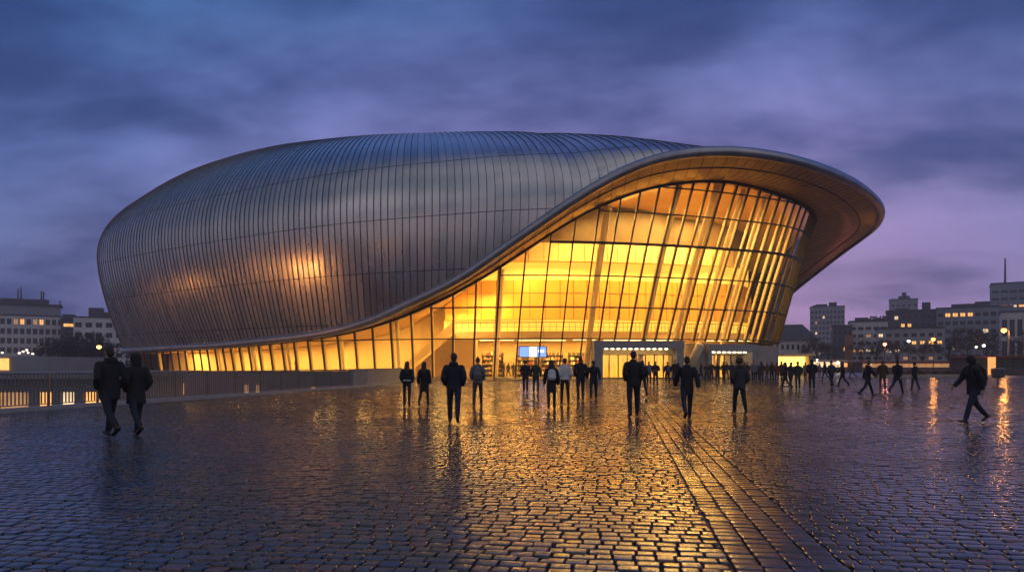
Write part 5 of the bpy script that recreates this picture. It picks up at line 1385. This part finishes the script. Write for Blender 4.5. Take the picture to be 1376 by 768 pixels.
# litter bin on its post, right edge
lb = empty('litter_bin', tuple(ground_at(1341, 517)), 0, 'dark litter bin on a post at the far right edge of the plaza', 'bin')
b = MB(); b.tube([(0, 0, 0), (0, 0, .55)], [.07, .07], 10); b.build('post', M_rail, lb)
b = MB(); b.tube([(0, 0, .5), (0, 0, .58), (0, 0, 1.05), (0, 0, 1.12)], [.30, .40, .44, .40], 18); b.build('bin_body', M_darkw, lb)
b = MB(); b.tube([(0, 0, 1.121), (0, 0, 1.2), (0, 0, 1.24)], [.46, .44, .2], 18); b.build('lid', M_rail, lb)

# ------------------------------------------------------------------ street lamps (lit)
M_pole = mat('lamp_pole', (0.09, 0.09, 0.10), .45, .5)
def lamp(px, py, Y, label, col, strength, r=.30, z0=0.0, arm=0.0, power=0, group='lit street lamps', xyz=None, name='street_lamp'):
    if xyz is None:
        x = (px-CX)/F*Y; z = CAMZ+(HY-py)/F*Y
    else: x, Y, z = xyz
    h = z-z0
    root = empty(name, (x-arm, Y, z0), 0, label, 'street lamp', group)
    t = MB(); t.tube([(0, 0, 0), (0, 0, .5), (0, 0, .52), (0, 0, h-.1)], [.14, .12, .08, .055], 10)
    if arm: t.tube([(0, 0, h-.3), (arm*.3, 0, h+.12), (arm, 0, h+r*1.05)], [.05, .045, .04], 8)
    t.build('pole', M_pole, root)
    g = MB(); g.ball((arm, 0, h), r, r, r*.85, 14, 10); g.build('globe', emis('lamp_glow_%d' % (px or int(x)), col, strength), root, True)
    c = MB(); c.tube([(arm, 0, h+r*.7), (arm, 0, h+r*.98), (arm, 0, h+r*1.12)], [r*1.15, r*.95, r*.3], 14); c.build('lamp_cap', M_pole, root)
    if power:
        l = bpy.data.lights.new('lamp_light', 'POINT'); l.energy = power; l.color = col; l.shadow_soft_size = r*1.05
        o = bpy.data.objects.new('lamp_light', l); COL.objects.link(o); o.parent = root; o.location = (arm, -.0, h-r*1.3)
OR = (1.0, .36, .07); PK = (1.0, .30, .20)
lamp(1349, 443.5, 118, 'tall lamp with bright orange head at the right edge', OR, 4.0, .42, 0, -.9, 800)
lamp(1254, 455.5, 122, 'orange lamp above the long low shelter', OR, 3.0, .34, 0, 0, 420)
lamp(1189, 462, 125, 'pinkish orange lamp left of the stepped terrace house', PK, 2.4, .32, 0, 0, 320)
lamp(1168, 489, 110, 'low yellow lamp at the foot of the pale apartment block', (1, .75, .3), 4, .28)
lamp(1221, 458, 160, 'white lamp before the dark long block', (1, .82, .6), 7, .32)
lamp(1322, 464, 160, 'white lamp under the right end of the slate office block', (1, .85, .6), 6, .32)
lamp(1312, 466, 170, 'second white lamp under the slate office block, left of its twin', (1, .85, .6), 5, .3)
lamp(1098, 484, 150, 'white lamp beside the low lit shop hut', (1, .9, .7), 8, .3)
lamp(1126, 487, 130, 'yellow lamp between the two huts', (1, .8, .3), 8, .28)
lamp(133, 466, 110, 'amber globe lamp on a short post left of the arena', (1, .5, .12), 4, .34, -4)
for i, (px, py, Y) in enumerate([(26, 474, 190), (31, 472, 195), (36, 470, 190), (37.5, 473.5, 200), (44, 475, 200), (72, 478, 190), (78, 472, 210), (3, 473.5, 200), (110, 488, 120), (120, 488, 125), (124, 489, 130)]):
    lamp(px, py, Y, ['white lamp in the cluster below the long pale office block', 'white lamp among the far left trees'][i > 4] , (1, .80, .55), 2.2, .32 if i < 8 else .22, -4, group='white lamps below the office block' if i < 5 else 'white lamps among the left trees')
# the row of sodium lamps along the lower street left of the plaza; the steel shell mirrors them
for i, (x, y, z, s) in enumerate([(-67, 64, 3.0, .8), (-84, 72, 3.4, .10), (-95, 90, 3.2, .22), (-60, 34, 3.6, .06)]):
    lamp(None, 0, 0, 'sodium lamp on the lower street outside the left edge of the view', (1.0, .36, .07), 60*s, .5, -4, 0, 4500*s, 'sodium lamps on the lower street', xyz=(x, y, z))

# air between the plaza and the far town
hz = MB(); hz.box(-430, 430, -30, 800, -5.2, 120)
hm_ = bpy.data.materials.new('evening_haze'); hm_.use_nodes = True; t = hm_.node_tree; t.nodes.clear()
pv = N(t, 'ShaderNodeVolumePrincipled'); pv.inputs['Color'].default_value = (.84, .80, .92, 1); pv.inputs['Density'].default_value = 0.0008; pv.inputs['Anisotropy'].default_value = 0.1
o_ = N(t, 'ShaderNodeOutputMaterial'); L(t, pv.outputs[0], o_.inputs['Volume'])
tag(hz.build('haze', hm_), kind='stuff')
